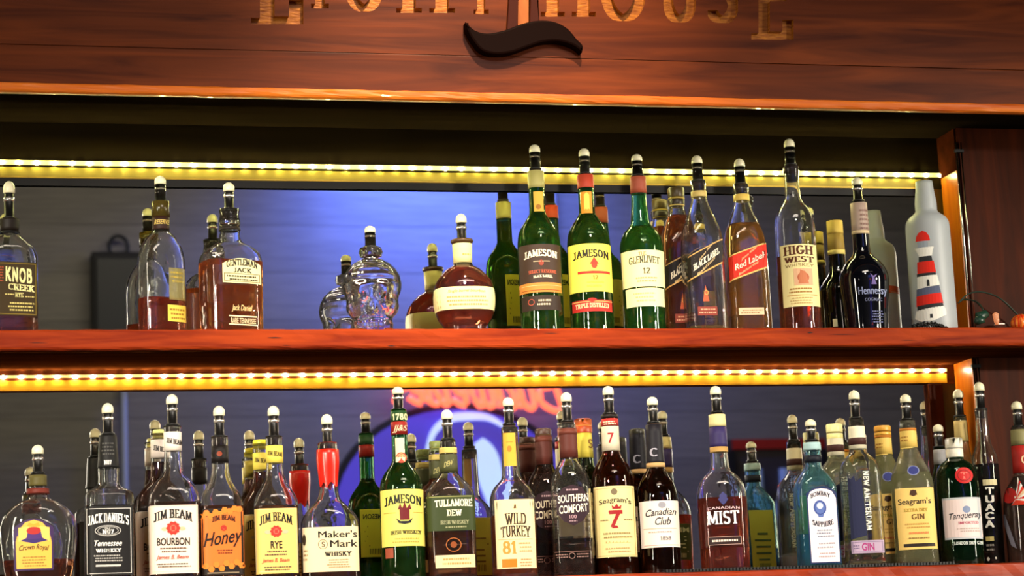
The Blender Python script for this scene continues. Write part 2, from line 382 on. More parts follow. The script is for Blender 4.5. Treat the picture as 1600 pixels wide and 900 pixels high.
# bright metal corner rods
chrome = mat('polished_steel', 'd8d4c8', .18, 1.0)
def rod(z0, z1, lab, yo):
    t = empty('corner_rod', (XP-.004, YP-.004, z0)); tag(t, lab, 'rod', )
    for dx, r in ((0, .0022), (.010, .0016)):
        tubeo('metal_tube', [(dx, -.0005*yo, 0), (dx, -.0005*yo, z1-z0)], r, chrome, t, 8)
    for zz in (.012, z1-z0-.02): boxo('clip', -.005, .014, -.003, .002, zz, zz+.006, mat('black_metal', '151515', .4, .8), t)
rod(UZ+.0, SOF-.03, 'thin bright metal rod in the corner at the right end of the upper mirror', 1)
rod(LZ+.0, UB-.002, 'thin bright metal rod in the corner at the right end of the lower mirror', 1)

# upper shelf: board with worn front edge ------------------------------------------
def worn_board(name, x0, x1, y0, y1, z0, z1, m, lab, cat, seed, amp=.0012):
    rnd = random.Random(seed); bm = bmesh.new(); n = 150
    prof = [(y1, z1), (y0+.004, z1), (y0+.001, z1-.0015), (y0, z1-.004), (y0, (z0+z1)/2), (y0, z0+.005), (y0+.0015, z0+.0018), (y0+.005, z0), (y1, z0)]
    rows = []
    for i in range(n+1):
        x = x0+(x1-x0)*i/n; j = []
        for k, (y, z) in enumerate(prof):
            w = amp if 1 <= k <= 7 else 0
            j.append(bm.verts.new((x, y+rnd.uniform(-w, w)*.5, z+(rnd.uniform(-w, w)*.5 if k not in (4,) else 0))))
        rows.append(j)
    for A, B in zip(rows[:-1], rows[1:]):
        for k in range(len(prof)-1): bm.faces.new((A[k], A[k+1], B[k+1], B[k]))
        bm.faces.new((A[-1], A[0], B[0], B[-1]))
    bm.faces.new(rows[0][::-1]); bm.faces.new(rows[-1])
    bmesh.ops.recalc_face_normals(bm, faces=bm.faces)
    me = bpy.data.meshes.new(name); bm.to_mesh(me); bm.free()
    return tag(link(name, me, None, [m]), lab, cat)
sh = worn_board('bar_shelf', XL, XR, -.22, -.0065, UB, UZ, noise_mat('red_shelf_wood', '6e1c06', 'a43c10', (1.2, 14, 14), .62, .12, 8, 3.2, coat=.0, spec=.12, lo=.3, hi=.7, dist=1.2), 'thick red-stained wooden shelf board across the middle of the back bar', 'shelf', 3)
struct(boxo('underside_shade', XL, XR, -.205, -.0066, UB-.0022, UB-.0003, matte('shaded_underside_brown', '341606', '4c240c')))  # thin dark sheet added so the shelf underside reads as shade
lsh = worn_board('bar_counter', XL, XR, -.25, -.0005, LZ-.05, LZ, WOOD_RED(), 'red-stained wooden ledge that carries the lower row of bottles', 'shelf', 4)
# cracks in the upper shelf's front: thin dark gouges
ck = mat('dark_crack', '2a0a04', .8)
for (x, y, w, h) in ((430, 528, 26, 3), (448, 540, 16, 2), (60, 536, 34, 2), (1266, 520, 10, 4), (1318, 523, 50, 2), (1420, 532, 30, 2), (862, 521, 30, 2), (612, 541, 14, 3)):
    a = P(x-w/2, y-1, -.2206); b = P(x+w/2, y, -.2206); hh = h*.00055
    pydata('crack', [(a[0], -.2209, a[2]-hh*.3), ((a[0]*2+b[0])/3, -.2209, a[2]-hh), (b[0], -.2209, b[2]), ((a[0]+b[0])/2, -.2209, b[2]+hh), ], [(0, 1, 2, 3)], ck, sh)
struct(boxo('wall_cabinet_front', XL, XR, -.24, -.2, 0, LZ-.05, WOOD_DARK()))
struct(boxo('wall_cabinet_side', XL, XL+.04, -.199, .01, 0, LZ-.05, WOOD_DARK()))

# header ------------------------------------------------------------------------------
zb0, zb1, zj = hz(162), hz(147.5), hz(89)
hd = worn_board('header_bead', XL, XR, HY-.012, HY+.003, zb0, zb1, WOOD_EDGE(), 'worn wooden edge strip along the bottom of the bar header, lighter as if lit', 'trim', 8, .0012)  # lighter wood colour stands for the lit chamfer
lowb = tag(boxo('header_rail', XL, XR, HY, HY+.028, zb1, zj, WOOD_BROWN(), bev=.0015), 'reddish-brown rail board below the carved sign panel', 'board')
struct(boxo('ceiling_niche', XL, XR, HY+.07, .012, SOF, SOF+.02, matte('niche_black_brown', '120d08', '1a130c')))
struct(boxo('trim_9', XL, XR, HY+.0035, HY+.028, zb0+.003, zb1-.0006, matte('niche_black_brown', '120d08', '1a130c')))  # near-black strip added in place of the bead's lit underside
lip = struct(boxo('trim_8', XL, XR, HY+.0281, HY+.07, BL+.004, SOF+.02, matte('niche_black_brown', '120d08', '1a130c')))
# crumbs of old glue along the lip joint
gm = mat('pale_glue', 'b8b4a0', .6); bm = bmesh.new(); rg = random.Random(5)
for k in range(170):
    x = rg.uniform(.0, 1.9)
    if rg.random() < .35: continue
    r = rg.uniform(.0003, .0011)
    bmesh.ops.create_icosphere(bm, subdivisions=1, radius=r, matrix=Matrix.Translation((x, HY+.0725, BL+.006+rg.uniform(0, .002))))
me = bpy.data.meshes.new('glue_crumbs'); bm.to_mesh(me); bm.free()
tag(link('glue_crumbs', me, None, [gm]), 'row of tiny pale glue crumbs under the header joint', 'crumbs', kind='stuff')

# carved sign panel --------------------------------------------------------------------
sign = empty('carved_sign', (1.0, HY, zj)); tag(sign, 'carved wooden sign panel with large gilded letters over the shelves', 'sign')
PW = 0.022
sz1 = zj+.42
def S(x, y): q = P(x, y, HY); return q[0]-1.0, q[2]-zj
panel = boxo('sign_panel', XL-1, XR-1, 0.0, PW, 0.0008, sz1-zj, WOOD_BROWN(), sign)
letters = [('L', 392, 474, 38, 128, 0), ('I', 486, 514, 13, 92, 0), ('G', 538, 602, 18, 92, 0), ('H', 619, 711, 20, 92, 0), ('T', 727, 777, 22, 92, 0),
           ('H', 845, 931, 26, 92, 0), ('O', 939, 1009, 33, 94, 0), ('U', 1030, 1094, 35, 94, 0), ('S', 1105, 1153, 36, 94, 0), ('E', 1174, 1240, 62, 128, 0)]
gold = noise_mat('gilded_carved_wood', '7a3c0e', 'b87426', (8, 1, 40), .42, .3, 6, 6, metal=.15, lo=.3, hi=.7)
dark_cut = mat('dark_stained_cut', '2a0f06', .5)
lets = []; rj = random.Random(11); cutters = []
for ch, x0, x1, yb, hgt, _ in letters:
    pl = stroke_polys(ch, .22, .1)
    xs = [p[0] for q in pl for p in q]; ys = [p[1] for q in pl for p in q]
    a0, a1, b0, b1 = min(xs), max(xs), min(ys), max(ys)
    bl = bmesh.new()
    for poly in pl:
        pts = [S(x0+(px-a0)/(a1-a0)*(x1-x0)+rj.uniform(-.12, .12), yb-(py-b0)/(b1-b0)*hgt+rj.uniform(-.12, .12)) for px, py in poly]
        n = len(pts); dpt = .0125+rj.uniform(0, .0004)
        cut = bmesh.new()
        A = [cut.verts.new((p[0], -.01, p[1])) for p in pts]; B_ = [cut.verts.new((p[0], dpt, p[1])) for p in pts]
        cut.faces.new(A); cut.faces.new(B_[::-1])
        for k in range(n): cut.faces.new((A[k], B_[k], B_[(k+1) % n], A[(k+1) % n]))
        bmesh.ops.recalc_face_normals(cut, faces=cut.faces)
        me = bpy.data.meshes.new('cutter'); cut.to_mesh(me); cut.free(); me.materials.append(gold)
        co = bpy.data.objects.new('cutter', me); COL.objects.link(co); co.parent = sign; cutters.append(co)
        bl.faces.new([bl.verts.new((p[0], .0121-.00006*len(bl.faces), p[1])) for p in pts])
    me = bpy.data.meshes.new('letter'); bl.to_mesh(me); bl.free()
    lets.append(link('letter', me, sign, [gold]))
for co in cutters:
    md = panel.modifiers.new('carve', 'BOOLEAN'); md.operation = 'DIFFERENCE'; md.object = co; md.solver = 'EXACT'; md.material_mode = 'TRANSFER'
bpy.context.view_layer.update()
dg = bpy.context.evaluated_depsgraph_get()
nm = bpy.data.meshes.new_from_object(panel.evaluated_get(dg))
panel.modifiers.clear(); panel.data = nm
for co in cutters: bpy.data.objects.remove(co)
# raised lighthouse tower between the two halves of the word, and the wave below it
def prism(name, pts, y0, y1, m, parent, bev=.002):
    bm = bmesh.new(); A = [bm.verts.new((p[0], y0, p[1])) for p in pts]; B = [bm.verts.new((p[0], y1, p[1])) for p in pts]; n = len(pts)
    bm.faces.new(A); bm.faces.new(B[::-1])
    for k in range(n): bm.faces.new((A[k], B[k], B[(k+1) % n], A[(k+1) % n]))
    bmesh.ops.recalc_face_normals(bm, faces=bm.faces)
    if bev: bmesh.ops.bevel(bm, geom=[e for e in bm.edges if all(abs(v.co.y-y0) < 1e-6 for v in e.verts)], offset=bev, segments=2, profile=.5, affect='EDGES')
    me = bpy.data.meshes.new(name); bm.to_mesh(me); bm.free()
    return link(name, me, parent, [m])
tw = prism('lighthouse_tower', [S(790, 50), S(842, 50), S(832, -150), S(802, -150)], -.004, 0, noise_mat('tan_carved_wood', '8a4a24', 'b06a38', (8, 8, 2), .5, spec=.15), sign, 0)
for (a, b, c, d) in ((790, 807, 803, 800), (825, 842, 832, 826)):
    prism('tower_edge', [S(a, 50), S(b, 50), S(d if a > 800 else 811, -150), S(c if a > 800 else 802, -150)] if a > 800 else [S(a, 50), S(b, 50), S(811, -150), S(802, -150)], -.011, -.004, mat('dark_red_brown_stain', '3a140a', .5, spec=.1), sign, .0015)
prism('lantern_room', [S(798, -150), S(836, -150), S(833, -185), S(817, -205), S(801, -185)], -.012, 0, mat('dark_red_brown_stain', '3a140a', .5), sign, .0015)
up = smooth_path([(724, 39), (738, 52), (758, 57), (785, 52), (812, 42), (838, 37), (862, 39), (882, 49), (897, 66), (906, 76), (905, 87)], 4)
dn = smooth_path([(905, 87), (890, 76), (868, 70), (845, 71), (822, 78), (797, 87), (772, 90), (750, 85), (736, 70), (726, 52), (724, 39)], 4)
prism('wave_ornament', [S(*p) for p in up[:-1]+dn[:-1]][::-1], -.022, -.0006, mat('black_varnish', '100402', .6, spec=.04), sign, .004)

# LED strips ---------------------------------------------------------------------------
def led_strip(px_of, y_l, y_r, xpx_r, dY, tapec, ledc, railc, lab, hh_, es=10., ts=2.2):
    a = P(0, y_l, dY); b = P(xpx_r, y_r, dY)
    z = float((a[2]+b[2])/2); x0 = XL; x1 = float(b[0])
    t = empty('led_strip', (x0, dY, z)); tag(t, lab, 'light strip')
    boxo('tape', 0, x1-x0, .0015, .0045, -hh_, hh_+.001, mat('led_tape_'+tapec, 'b0a070', .4, emit=tapec, es=ts), t)
    bm = bmesh.new()
    bmesh.ops.create_uvsphere(bm, u_segments=10, v_segments=6, radius=1)
    for v in bm.verts: v.co = (v.co.x*.0050, v.co.y*.0040, v.co.z*.0036)
    me = bpy.data.meshes.new('led'); bm.to_mesh(me); bm.free(); me.materials.append(mat('led_'+ledc, 'ffffff', .4, emit=ledc, es=es))
    me.polygons.foreach_set('use_smooth', [True]*len(me.polygons))
    n = int((x1-x0)/.0312)
    for k in range(n):
        o = bpy.data.objects.new('led', me); COL.objects.link(o); o.parent = t; o.location = (x1-x0-.01-k*.0312, .0012, -.0006)
    return t, z, x1
t1, zs1, xe1 = led_strip(None, 252.5, 274.5, 1478, -.012, 'f6ee82', 'fff8a0', None, 'warm white LED strip shining along the top of the upper mirror', .0036, es=210, ts=1.2)
t2, zs2, xe2 = led_strip(None, 588.5, 578.5, 1480, -.012, 'ffcf6a', 'fff0c8', None, 'thin warm LED strip shining under the upper shelf', .0022, es=160, ts=1.0)
# varnished rails under each strip, lit by it
r1 = boxo('mirror_rail', XL, XM_U+.01, -.0072, -.0062, zs1-.0245, zs1-.0075, WOOD_RAIL()); tag(r1, 'glossy amber rail between the upper LED strip and the mirror', 'rail')
boxo('rail_lip', XL, XM_U+.01, -.0095, -.0062, zs1-.0275, zs1-.0246, mat('brass_lip', 'c8a848', .3, .6), r1)
boxo('rail_black_strip', XL, XM_U+.004, -.0075, -.0062, zs1-.041, zs1-.0276, mat('strip_black', '0c0a08', .6), r1)  # plain black strip between the rail lip and the mirror
r2 = boxo('mirror_rail', XL, XM_U+.03, -.0080, -.0062, zs2-.0245, zs2-.0065, noise_mat('golden_varnished_rail', 'd09018', 'e0a828', (2, 16, 16), .4, .05, 6, 3, coat=.2)); tag(r2, 'glossy golden rail between the lower LED strip and the mirror', 'rail')

# opposite wall things seen in the mirrors ------------------------------------------------
def FAR(x, y, Y=5.75): q = P(x, y, Y); return float(q[0]), float(q[2])
FW = -5.79
# neon beer sign
sx, sz = FAR(715, 800)
ns = empty('neon_beer_sign', (sx, FW, sz)); tag(ns, 'round blue neon sign with red script lettering on the opposite wall', 'neon sign')
bm = bmesh.new(); n = 48; c = .0028
def ell(rx, rz, y0, y1, name, m, n=48, cx=0, cz=0):
    V = []; Fs = []
    for y in (y0, y1):
        for k in range(n): V.append((cx+rx*math.cos(2*PI*k/n), y, cz+rz*math.sin(2*PI*k/n)))
    Fs = [tuple(range(n)), tuple(range(2*n-1, n-1, -1))]+[(k, n+k, n+(k+1) % n, (k+1) % n) for k in range(n)]
    o = pydata(name, V, Fs, m, ns)
    bm = bmesh.new(); bm.from_mesh(o.data); bmesh.ops.recalc_face_normals(bm, faces=bm.faces); bm.to_mesh(o.data); bm.free()
    return o
ell(.565, .475, 0, .05, 'sign_housing', mat('sign_black_housing', '0c0c12', .5))
ell(.535, .445, .05, .056, 'sign_face', mat('blue_lit_face', '3a30a0', .4, emit='6050dc', es=.62))
def band(pts, w, y, name, m):
    V = []; Fs = []
    for i, p in enumerate(pts):
        a = np.array(pts[max(i-1, 0)]); b = np.array(pts[min(i+1, len(pts)-1)]); d = b-a; d = d/np.linalg.norm(d); nn = np.array((-d[1], d[0]))*w*(.35+.65*math.sin(PI*(i+.5)/len(pts)))
        V += [(p[0]+nn[0], y, p[1]+nn[1]), (p[0]-nn[0], y, p[1]-nn[1])]
        V += [(p[0]+nn[0], y-.012, p[1]+nn[1]), (p[0]-nn[0], y-.012, p[1]-nn[1])]
    for i in range(len(pts)-1):
        a = 4*i; b = a+4
        Fs += [(a, a+1, b+1, b), (a+2, b+2, b+3, a+3), (a, b, b+2, a+2), (a+1, a+3, b+3, b+1)]
    return pydata(name, V, Fs, m, ns)
def FL(x, y): q = FAR(x, y); return q[0]-sx, q[1]-sz
pale = mat('pale_blue_lit_face', 'b0c8ff', .4, emit='b8d4ff', es=1.1)
band(smooth_path([FL(664, 712), FL(676, 676), FL(700, 656), FL(728, 652), FL(760, 654), FL(786, 668)], 5), .018, .075, 'swoosh', pale)
band(smooth_path([FL(745, 690), FL(758, 712), FL(764, 745), FL(776, 790), FL(770, 830)], 5), .055, .075, 'swoosh', pale)
band(smooth_path([FL(600, 860), FL(640, 800), FL(655, 760)], 5), .02, .075, 'swoosh', pale)
# script word, one tube per letter; reads from the bar's side (towards smaller x)
SCR = {
 'B': (.9, [[(.15, .05), (.3, 1), (.25, 1.05)], [(.1, .85), (.35, 1.08), (.7, 1), (.72, .72), (.35, .58), (.75, .5), (.78, .15), (.4, -.02), (.05, .1)]]),
 'u': (.62, [[(.0, .5), (.1, .62), (.1, .2), (.22, 0), (.42, .12), (.5, .6), (.5, .1), (.62, .1)]]),
 'd': (.62, [[(.48, .5), (.28, .62), (.08, .35), (.12, .04), (.32, .02), (.5, .3), (.62, 1.05), (.5, .15), (.62, .08)]]),
 'w': (.85, [[(.0, .5), (.1, .62), (.1, .15), (.24, 0), (.4, .2), (.42, .6), (.42, .15), (.56, 0), (.72, .3), (.72, .62), (.85, .5)]]),
 'e': (.52, [[(.02, .25), (.35, .35), (.38, .58), (.2, .62), (.08, .3), (.18, .0), (.52, .15)]]),
 'i': (.32, [[(.05, .4), (.14, .62), (.12, .1), (.22, 0), (.32, .12)], [(.2, .82), (.22, .86)]]),
 's': (.46, [[(.0, .1), (.26, .66), (.34, .3), (.3, .04), (.08, .02)], [(.3, .05), (.46, .14)]]),
 'r': (.5, [[(.0, .3), (.14, .68), (.2, .56), (.36, .58), (.3, .1), (.48, .06)]]),
}
neon = mat('red_neon_tube', 'ff7050', .3, emit='ff6a48', es=2.4)
word = 'Budweiser'; tot = sum(SCR[c][0]+.02 for c in word)
bx0, bz0 = FAR(880, 646); bx1, _ = FAR(606, 626)
wdt = bx0-bx1; hgt = wdt/tot*1.25; xc = 0
for c in word:
    w, st = SCR[c]
    bmn = bmesh.new()
    for s_ in st:
        pts = smooth_path([(bx0-(xc+p[0]+p[1]*.22)*wdt/tot-sx, .13, bz0+p[1]*hgt-.0+(xc+p[0])*.008-sz) for p in s_], 3)
        tube_bm(bmn, pts, .015, 6)
    bmesh.ops.recalc_face_normals(bmn, faces=bmn.faces)
    me = bpy.data.meshes.new('neon_letter'); bmn.to_mesh(me); bmn.free()
    link('neon_letter', me, ns, [neon], True)
    xc += w+.02
0 and boxo('letter_backing', bx1-sx-.02, bx0-sx+.02, .05, .062, bz0-sz-.03, bz0-sz+hgt+.03, mat('sign_black_housing', '0c0c12', .5), ns)
# vertical pipes
pm = mat('pale_grey_paint', 'a0a8ac', .6)
x_, _ = FAR(195, 700); tag(tubeo('conduit_pipe', [(x_, FW+.03, 0), (x_, FW+.03, 2.85)], .014, pm, None, 10), 'thin pale vertical pipe on the opposite wall left of the blue sign', 'pipe')
x_, _ = FAR(866, 350); tag(tubeo('conduit_pipe', [(x_, FW+.03, 2.96), (x_, FW+.03, 4.0)], .016, pm, None, 10), 'pale vertical pipe above the blue sign on the opposite wall', 'pipe')
# dark hanging case with a ring
x0, z0 = FAR(143, 510); x1, z1 = FAR(228, 396)
t = empty('hanging_case', ((x0+x1)/2, FW, 2.72)); tag(t, 'black hanging case with a ring handle, seen in the upper mirror', 'case')
hw = (x1-x0)/2; bk = mat('matt_black', '0a0b0c', .7)
boxo('case_body', -hw, hw, 0, .08, 0, z1-2.72, bk, t, .006); boxo('case_door', -hw+.02, hw-.02, .08, .09, .02, z1-2.72-.03, mat('black_green_panel', '0a1210', .5), t, .003)
tubeo('ring_handle', [(.04*math.cos(a), .04, z1-2.72+.03+.045*math.sin(a)) for a in [2*PI*k/20 for k in range(20)]], .009, mat('dark_grey_metal', '202428', .5, .5), t, 8, True)
# red topped frame
x0, _ = FAR(1136, 700); x1, z1 = FAR(1290, 684)
t = empty('poster_frame', ((x0+x1)/2, FW, 1.75)); tag(t, 'dark framed poster with a red top band, seen in the lower mirror', 'picture')
hw = (x1-x0)/2; H = z1-1.75
boxo('backing', -hw, hw, 0, .02, 0, H, mat('poster_dark', '3a3438', .6), t); boxo('red_band', -hw+.03, hw, .02, .03, H-.045, H, mat('poster_red', 'a8261c', .5), t)
for a, b in ((-hw, -hw+.035), (hw-.02, hw)): boxo('frame_side', a, b, .02, .045, 0, H-.05, bk, t)
for k, (dx, w) in enumerate(((-.1, .05), (.02, .06), (.13, .035))):
    lathe('pale_shape', [(0, w*.9), (.22, w), (.3, w*.4), (.4, w*.38)], mat('poster_pale', '9ab0b8', .6), t, 14, loc=(dx, .06, .12))
# lamps, some of them added ones: each holds one of the lights set at the top
t = empty('ceiling_lamp', (1.05, -2.9, 3.93)); tag(t, 'long flat ceiling lamp in the bar room in front of the shelves', 'lamp')
boxo('lamp_housing', -.78, .78, -.28, .28, 0, .068, mat('white_metal', 'd8d8d4', .5), t, .004)
t = empty('ceiling_lamp', (1.6, -3.5, 3.95)); tag(t, 'added long ceiling lamp washing the grey plank wall with light', 'lamp')
boxo('lamp_housing', -1.52, 1.52, -.17, .17, 0, .048, mat('white_metal', 'd8d8d4', .5), t, .004)
for (x, y, z), lb in zip(LAMPS, ('added black pendant lamp at the left side of the room', 'added black pendant lamp at the right side of the room', 'added black pendant lamp high over the middle of the room')):
    t = empty('added_pendant_lamp', (x, y, z)); tag(t, lb, 'lamp')
    tubeo('cord', [(0, 0, .2), (0, 0, 4-z)], .004, bk, t)
    lathe('lamp_shade', [(.12, .13), (.13, .13), (.19, .06), (.21, .02)], bk, t, 24)
for (x, y, z), sg, lb in zip(SIDE_LIGHTS, (-1, 1), ('added tall side light on a stand at the left of the bar', 'added tall side light on a stand at the right of the bar')):
    t = empty('added_side_lamp', (x, y, 0)); tag(t, lb, 'lamp')
    tubeo('stand', [(sg*.09, -.06, .02), (sg*.09, -.06, z+.7)], .015, bk, t); lathe('foot', [(0, .16), (.02, .15)], bk, t, 20, loc=(sg*.09, -.06, 0))
t = empty('blue_light_trough', (2.15, -5.4, 3.78)); tag(t, 'blue light trough at the top of the opposite wall', 'lamp'); boxo('trough', -.52, .52, -.08, .08, 0, .05, bk, t); [tubeo('rod', [(x, 0, .05), (x, 0, .22)], .005, bk, t) for x in (-.3, .3)]
t = empty('ceiling_spotlight', (1.0, -1.35, 3.5)); tag(t, 'small ceiling spotlight aimed at the carved sign', 'lamp')
tubeo('stem', [(0, 0, .12), (0, 0, .5)], .008, bk, t)
lathe('spot_shade', [(.09, .03), (.11, .045), (.125, .04)], bk, t, 16)

# ============================================================ bottles
YU, YL, YUB, YLB = -.13, -.165, -.052, -.062
UP_G = 'bottles along the upper shelf'; LO_G = 'bottles along the lower ledge'
blackp = mat('black_plastic', '0d0c0b', .35); cream = mat('cream_pourer_cap', 'f2ecc8', .3, coat=.4); silver = mat('silver_band', 'e8e4dc', .25, .85)
clearp = mat('clear_sleeve', 'f4f0e0', .02, trans=1, ior=1.2); cork = mat('dark_cork', '2a1a10', .8)

def catmull(rows, n=3):
    out = []
    R_ = [np.array(r, float) for r in rows]
    for i in range(len(R_)-1):
        p1, p2 = R_[i], R_[i+1]; p0 = R_[i-1] if i else p1; p3 = R_[i+2] if i+2 < len(R_) else p2
        for k in range(n):
            t = k/n; h = (p2[0]-p1[0])
            # monotone-ish: limit the tangents
            m1 = (p2-p0)*.5; m2 = (p3-p1)*.5
            q = p1+(p2-p1)*(t*t*(3-2*t)) if (abs(p1[1]-p2[1]) < 1e-6) else (.5*((2*p1)+(p2-p0)*t+(2*p0-5*p1+4*p2-p3)*t*t+(3*p1-p0-3*p2+p3)*t**3))
            q[0] = p1[0]+(p2[0]-p1[0])*t
            lo, hi = min(p1[1], p2[1]), max(p1[1], p2[1]); q[1] = min(max(q[1], lo-.0004), hi+.0004)
            out.append(q)
    out.append(R_[-1]); return out

from mathutils.geometry import tessellate_polygon
def slice_polys(polys, step=5.0):
    out = []
    for pg in polys:
        xs = [p[0] for p in pg]
        if max(xs)-min(xs) <= step*1.3: out.append(pg); continue
        if len(pg) > 3:
            tris = tessellate_polygon([[Vector((p[0], p[1], 0)) for p in pg]]); ps = [[pg[i] for i in t] for t in tris]
        else: ps = [pg]
        for q in ps:
            x0 = min(p[0] for p in q); x1 = max(p[0] for p in q); n = max(1, int(math.ceil((x1-x0)/step)))
            for k in range(n):
                c = q
                for lim, sg in ((x0+(x1-x0)*k/n, 1), (x0+(x1-x0)*(k+1)/n, -1)):
                    r = []
                    for i in range(len(c)):
                        a, b_ = c[i], c[(i+1) % len(c)]; da, db = (a[0]-lim)*sg, (b_[0]-lim)*sg
                        if da >= -1e-9: r.append(a)
                        if (da > 1e-9 and db < -1e-9) or (da < -1e-9 and db > 1e-9):
                            t = da/(da-db); r.append((a[0]+(b_[0]-a[0])*t, a[1]+(b_[1]-a[1])*t))
                    c = r
                    if len(c) < 3: break
                if len(c) >= 3: out.append(c)
    return out

class B:
    def __init__(s, name, label, cat, xb, yref, row, rings, gcol, depth=.9, yaw=0, t=.0026, face=True, thick_base=.009, rough=0, gmat=None, Y=None, body='glass_body', group=None):
        s.Y = Y if Y is not None else {'U': YU, 'L': YL, 'UB': YUB, 'LB': YLB}[row]
        s.z0 = UZ+.0006 if row[0] == 'U' else LZ+.0006
        q = P(xb, yref, s.Y); s.X = float(q[0])
        s.al = math.atan2(s.X, s.Y-CAM[1]); s.yaw = math.radians(yaw)
        s.sc = float((np.array((s.X, s.Y, s.z0+.15))-CAM)@Fv/FPX)*1.0
        s.root = empty(name, (s.X, s.Y, s.z0), -s.al+s.yaw)
        tag(s.root, label, cat, group or (UP_G if row[0] == 'U' else LO_G))
        s.depth = depth
        # rings given from top to bottom: (y px, half width px, exponent)
        cr = []
        for r in rings:
            y, hw = r[0], r[1]; e = r[2] if len(r) > 2 else (cr[-1][3] if cr else 2)
            d = r[3] if len(r) > 3 else None
            z = s.bz(y)
            a = hw*s.sc
            # boxy sections turned away from the viewer look wider: take that out
            cr.append([z, a, a*(depth if d is None else d), e])
        # necks stay round: blend depth by half width
        mx = max(c[1] for c in cr); mn = min(c[1] for c in cr[:2])
        for c in cr:
            f = min(1, max(0, (c[1]-mn)/(mx-mn+1e-9)))
            c[2] = c[1]*(1-f)+c[2]*f
        for c in cr:    # a boxy body turned away from the viewer looks wider
            k = max(sec(1, c[2]/c[1], c[3], q)[0]*math.cos(s.yaw)-sec(1, c[2]/c[1], c[3], q)[1]*math.sin(s.yaw) for q in np.linspace(-PI, PI, 90))
            c[1] /= k; c[2] /= k
        if cr[-1][0] > .002: cr.append([0.0, cr[-1][1], cr[-1][2], cr[-1][3]])
        cr[-1][0] = 0.0
        cr = cr[::-1]
        # little rounding at the foot
        a, b, e = cr[0][1:]
        cr = [[0, a*.93, b*.93, e], [.0012, a*.975, b*.975, e], [.004, a, b, e]]+[c for c in cr[1:] if c[0] > .006]
        bod = catmull(cr[2:], 3)
        s.prof = [np.array(cr[0], float), np.array(cr[1], float)]+bod
        s.zs = np.array([p[0] for p in s.prof]); s.A = np.array([p[1:] for p in s.prof])
        s.t = t; s.tb = thick_base; s.gm = gmat or glass(gcol, rough); s._tab = {}; s.lay = 0
        s.make_body(body)
    def bz(s, y): return z_at(s.X, s.Y, y)-s.z0
    def ax(s, z): return pr((s.X, s.Y, s.z0+z))[0]
    def at(s, z): return [float(np.interp(z, s.zs, s.A[:, k])) for k in range(3)]
    def make_body(s, body_name='glass_body'):
        out = [tuple(p) for p in s.prof]
        ztop = out[-1][0]
        if s.t > 0:
            inn = []
            for z, a, b, e in out[::-1]:
                if z > s.tb+.004: inn.append((z, max(a-s.t, .003), max(b-s.t, .003), e))
            inn += [(s.tb+.003, *[max(q-s.t*1.2, .003) for q in s.at(s.tb+.003)[:2]], s.at(s.tb)[2]), (s.tb, *[max(q-s.t*2.2, .003) for q in s.at(s.tb)[:2]], s.at(s.tb)[2])]
            V, Fs = rings_mesh(out+inn, 44, True, True)
        else:
            V, Fs = rings_mesh(out, 44)
        s.bodyo = pydata(body_name, V, Fs, s.gm, s.root, True)
        me = s.bodyo.data
        for p in me.polygons:
            if len(p.vertices) > 4: p.use_smooth = False
    def liquid(s, col, ylev, rough=0):
        zl = s.bz(ylev) if ylev > 1 else ylev
        zl = min(zl, s.zs[-1]-.01)
        ks = [z for z in s.zs if s.tb+.004 < z < zl-.001]
        rows = [(s.tb-.0003, *[max(q-s.t*2.2, .003) for q in s.at(s.tb)[:2]], s.at(s.tb)[2])]
        for z in [s.tb+.003]+ks+[zl]:
            a, b, e = s.at(z); rows.append((z, max(a-s.t+.0003, .003), max(b-s.t+.0003, .003), e))
        V, Fs = rings_mesh(rows, 44)
        m = liquid_mat(col)
        o = pydata('liquid', V, Fs, m, s.root, True)
        for p in o.data.polygons:
            if len(p.vertices) > 4: p.use_smooth = False
        return o
    # --- surface mapping ---
    def table(s, z):
        k = round(z, 3)
        if k in s._tab: return s._tab[k]
        a, b, e = s.at(z); n = 160
        ph = np.linspace(-PI, PI, n+1); pts = np.array([sec(a, b, e, p) for p in ph])
        d = np.r_[0, np.cumsum(np.hypot(*(pts[1:]-pts[:-1]).T))]; L = d[-1]; sarr = d-L/2
        cs, sn = math.cos(s.yaw), math.sin(s.yaw)
        tt = pts[:, 0]*cs-pts[:, 1]*sn
        dep = pts[:, 0]*sn+pts[:, 1]*cs
        s._tab[k] = (sarr, pts, L, tt, dep); return s._tab[k]
    def surf(s, sv, z, eps):
        sarr, pts, L, tt, dep = s.table(z)
        sv = (sv+L/2) % L-L/2
        x = np.interp(sv, sarr, pts[:, 0]); y = np.interp(sv, sarr, pts[:, 1])
        x1 = np.interp(sv+.0008, sarr, pts[:, 0]); y1 = np.interp(sv+.0008, sarr, pts[:, 1]); x0 = np.interp(sv-.0008, sarr, pts[:, 0]); y0 = np.interp(sv-.0008, sarr, pts[:, 1])
        nx, ny = (y1-y0), -(x1-x0); l = math.hypot(nx, ny)+1e-12
        return (x+nx/l*eps, y+ny/l*eps, z)
    def m(s, x, y):
        z = s.bz(y); z = min(max(z, .002), s.zs[-1]-.001)
        a, b, e = s.at(z)
        bb = -s.table(z)[4].min()
        z = z-bb*(s.z0+z-CAM[2])/(s.Y-CAM[1]); z = min(max(z, .002), s.zs[-1]-.001)
        sarr, pts, L, tt, dep = s.table(z)
        t = (x-s.ax(z))*s.sc
        # visible side only
        i0 = int(np.argmin(tt)); i1 = int(np.argmax(tt))
        if i0 > i1: i0, i1 = i1, i0
        tv = tt[i0:i1+1]; sv = sarr[i0:i1+1]
        if tv[0] > tv[-1]: tv = tv[::-1]; sv = sv[::-1]
        tv = np.maximum.accumulate(tv)
        return float(np.interp(t, tv, sv)), z
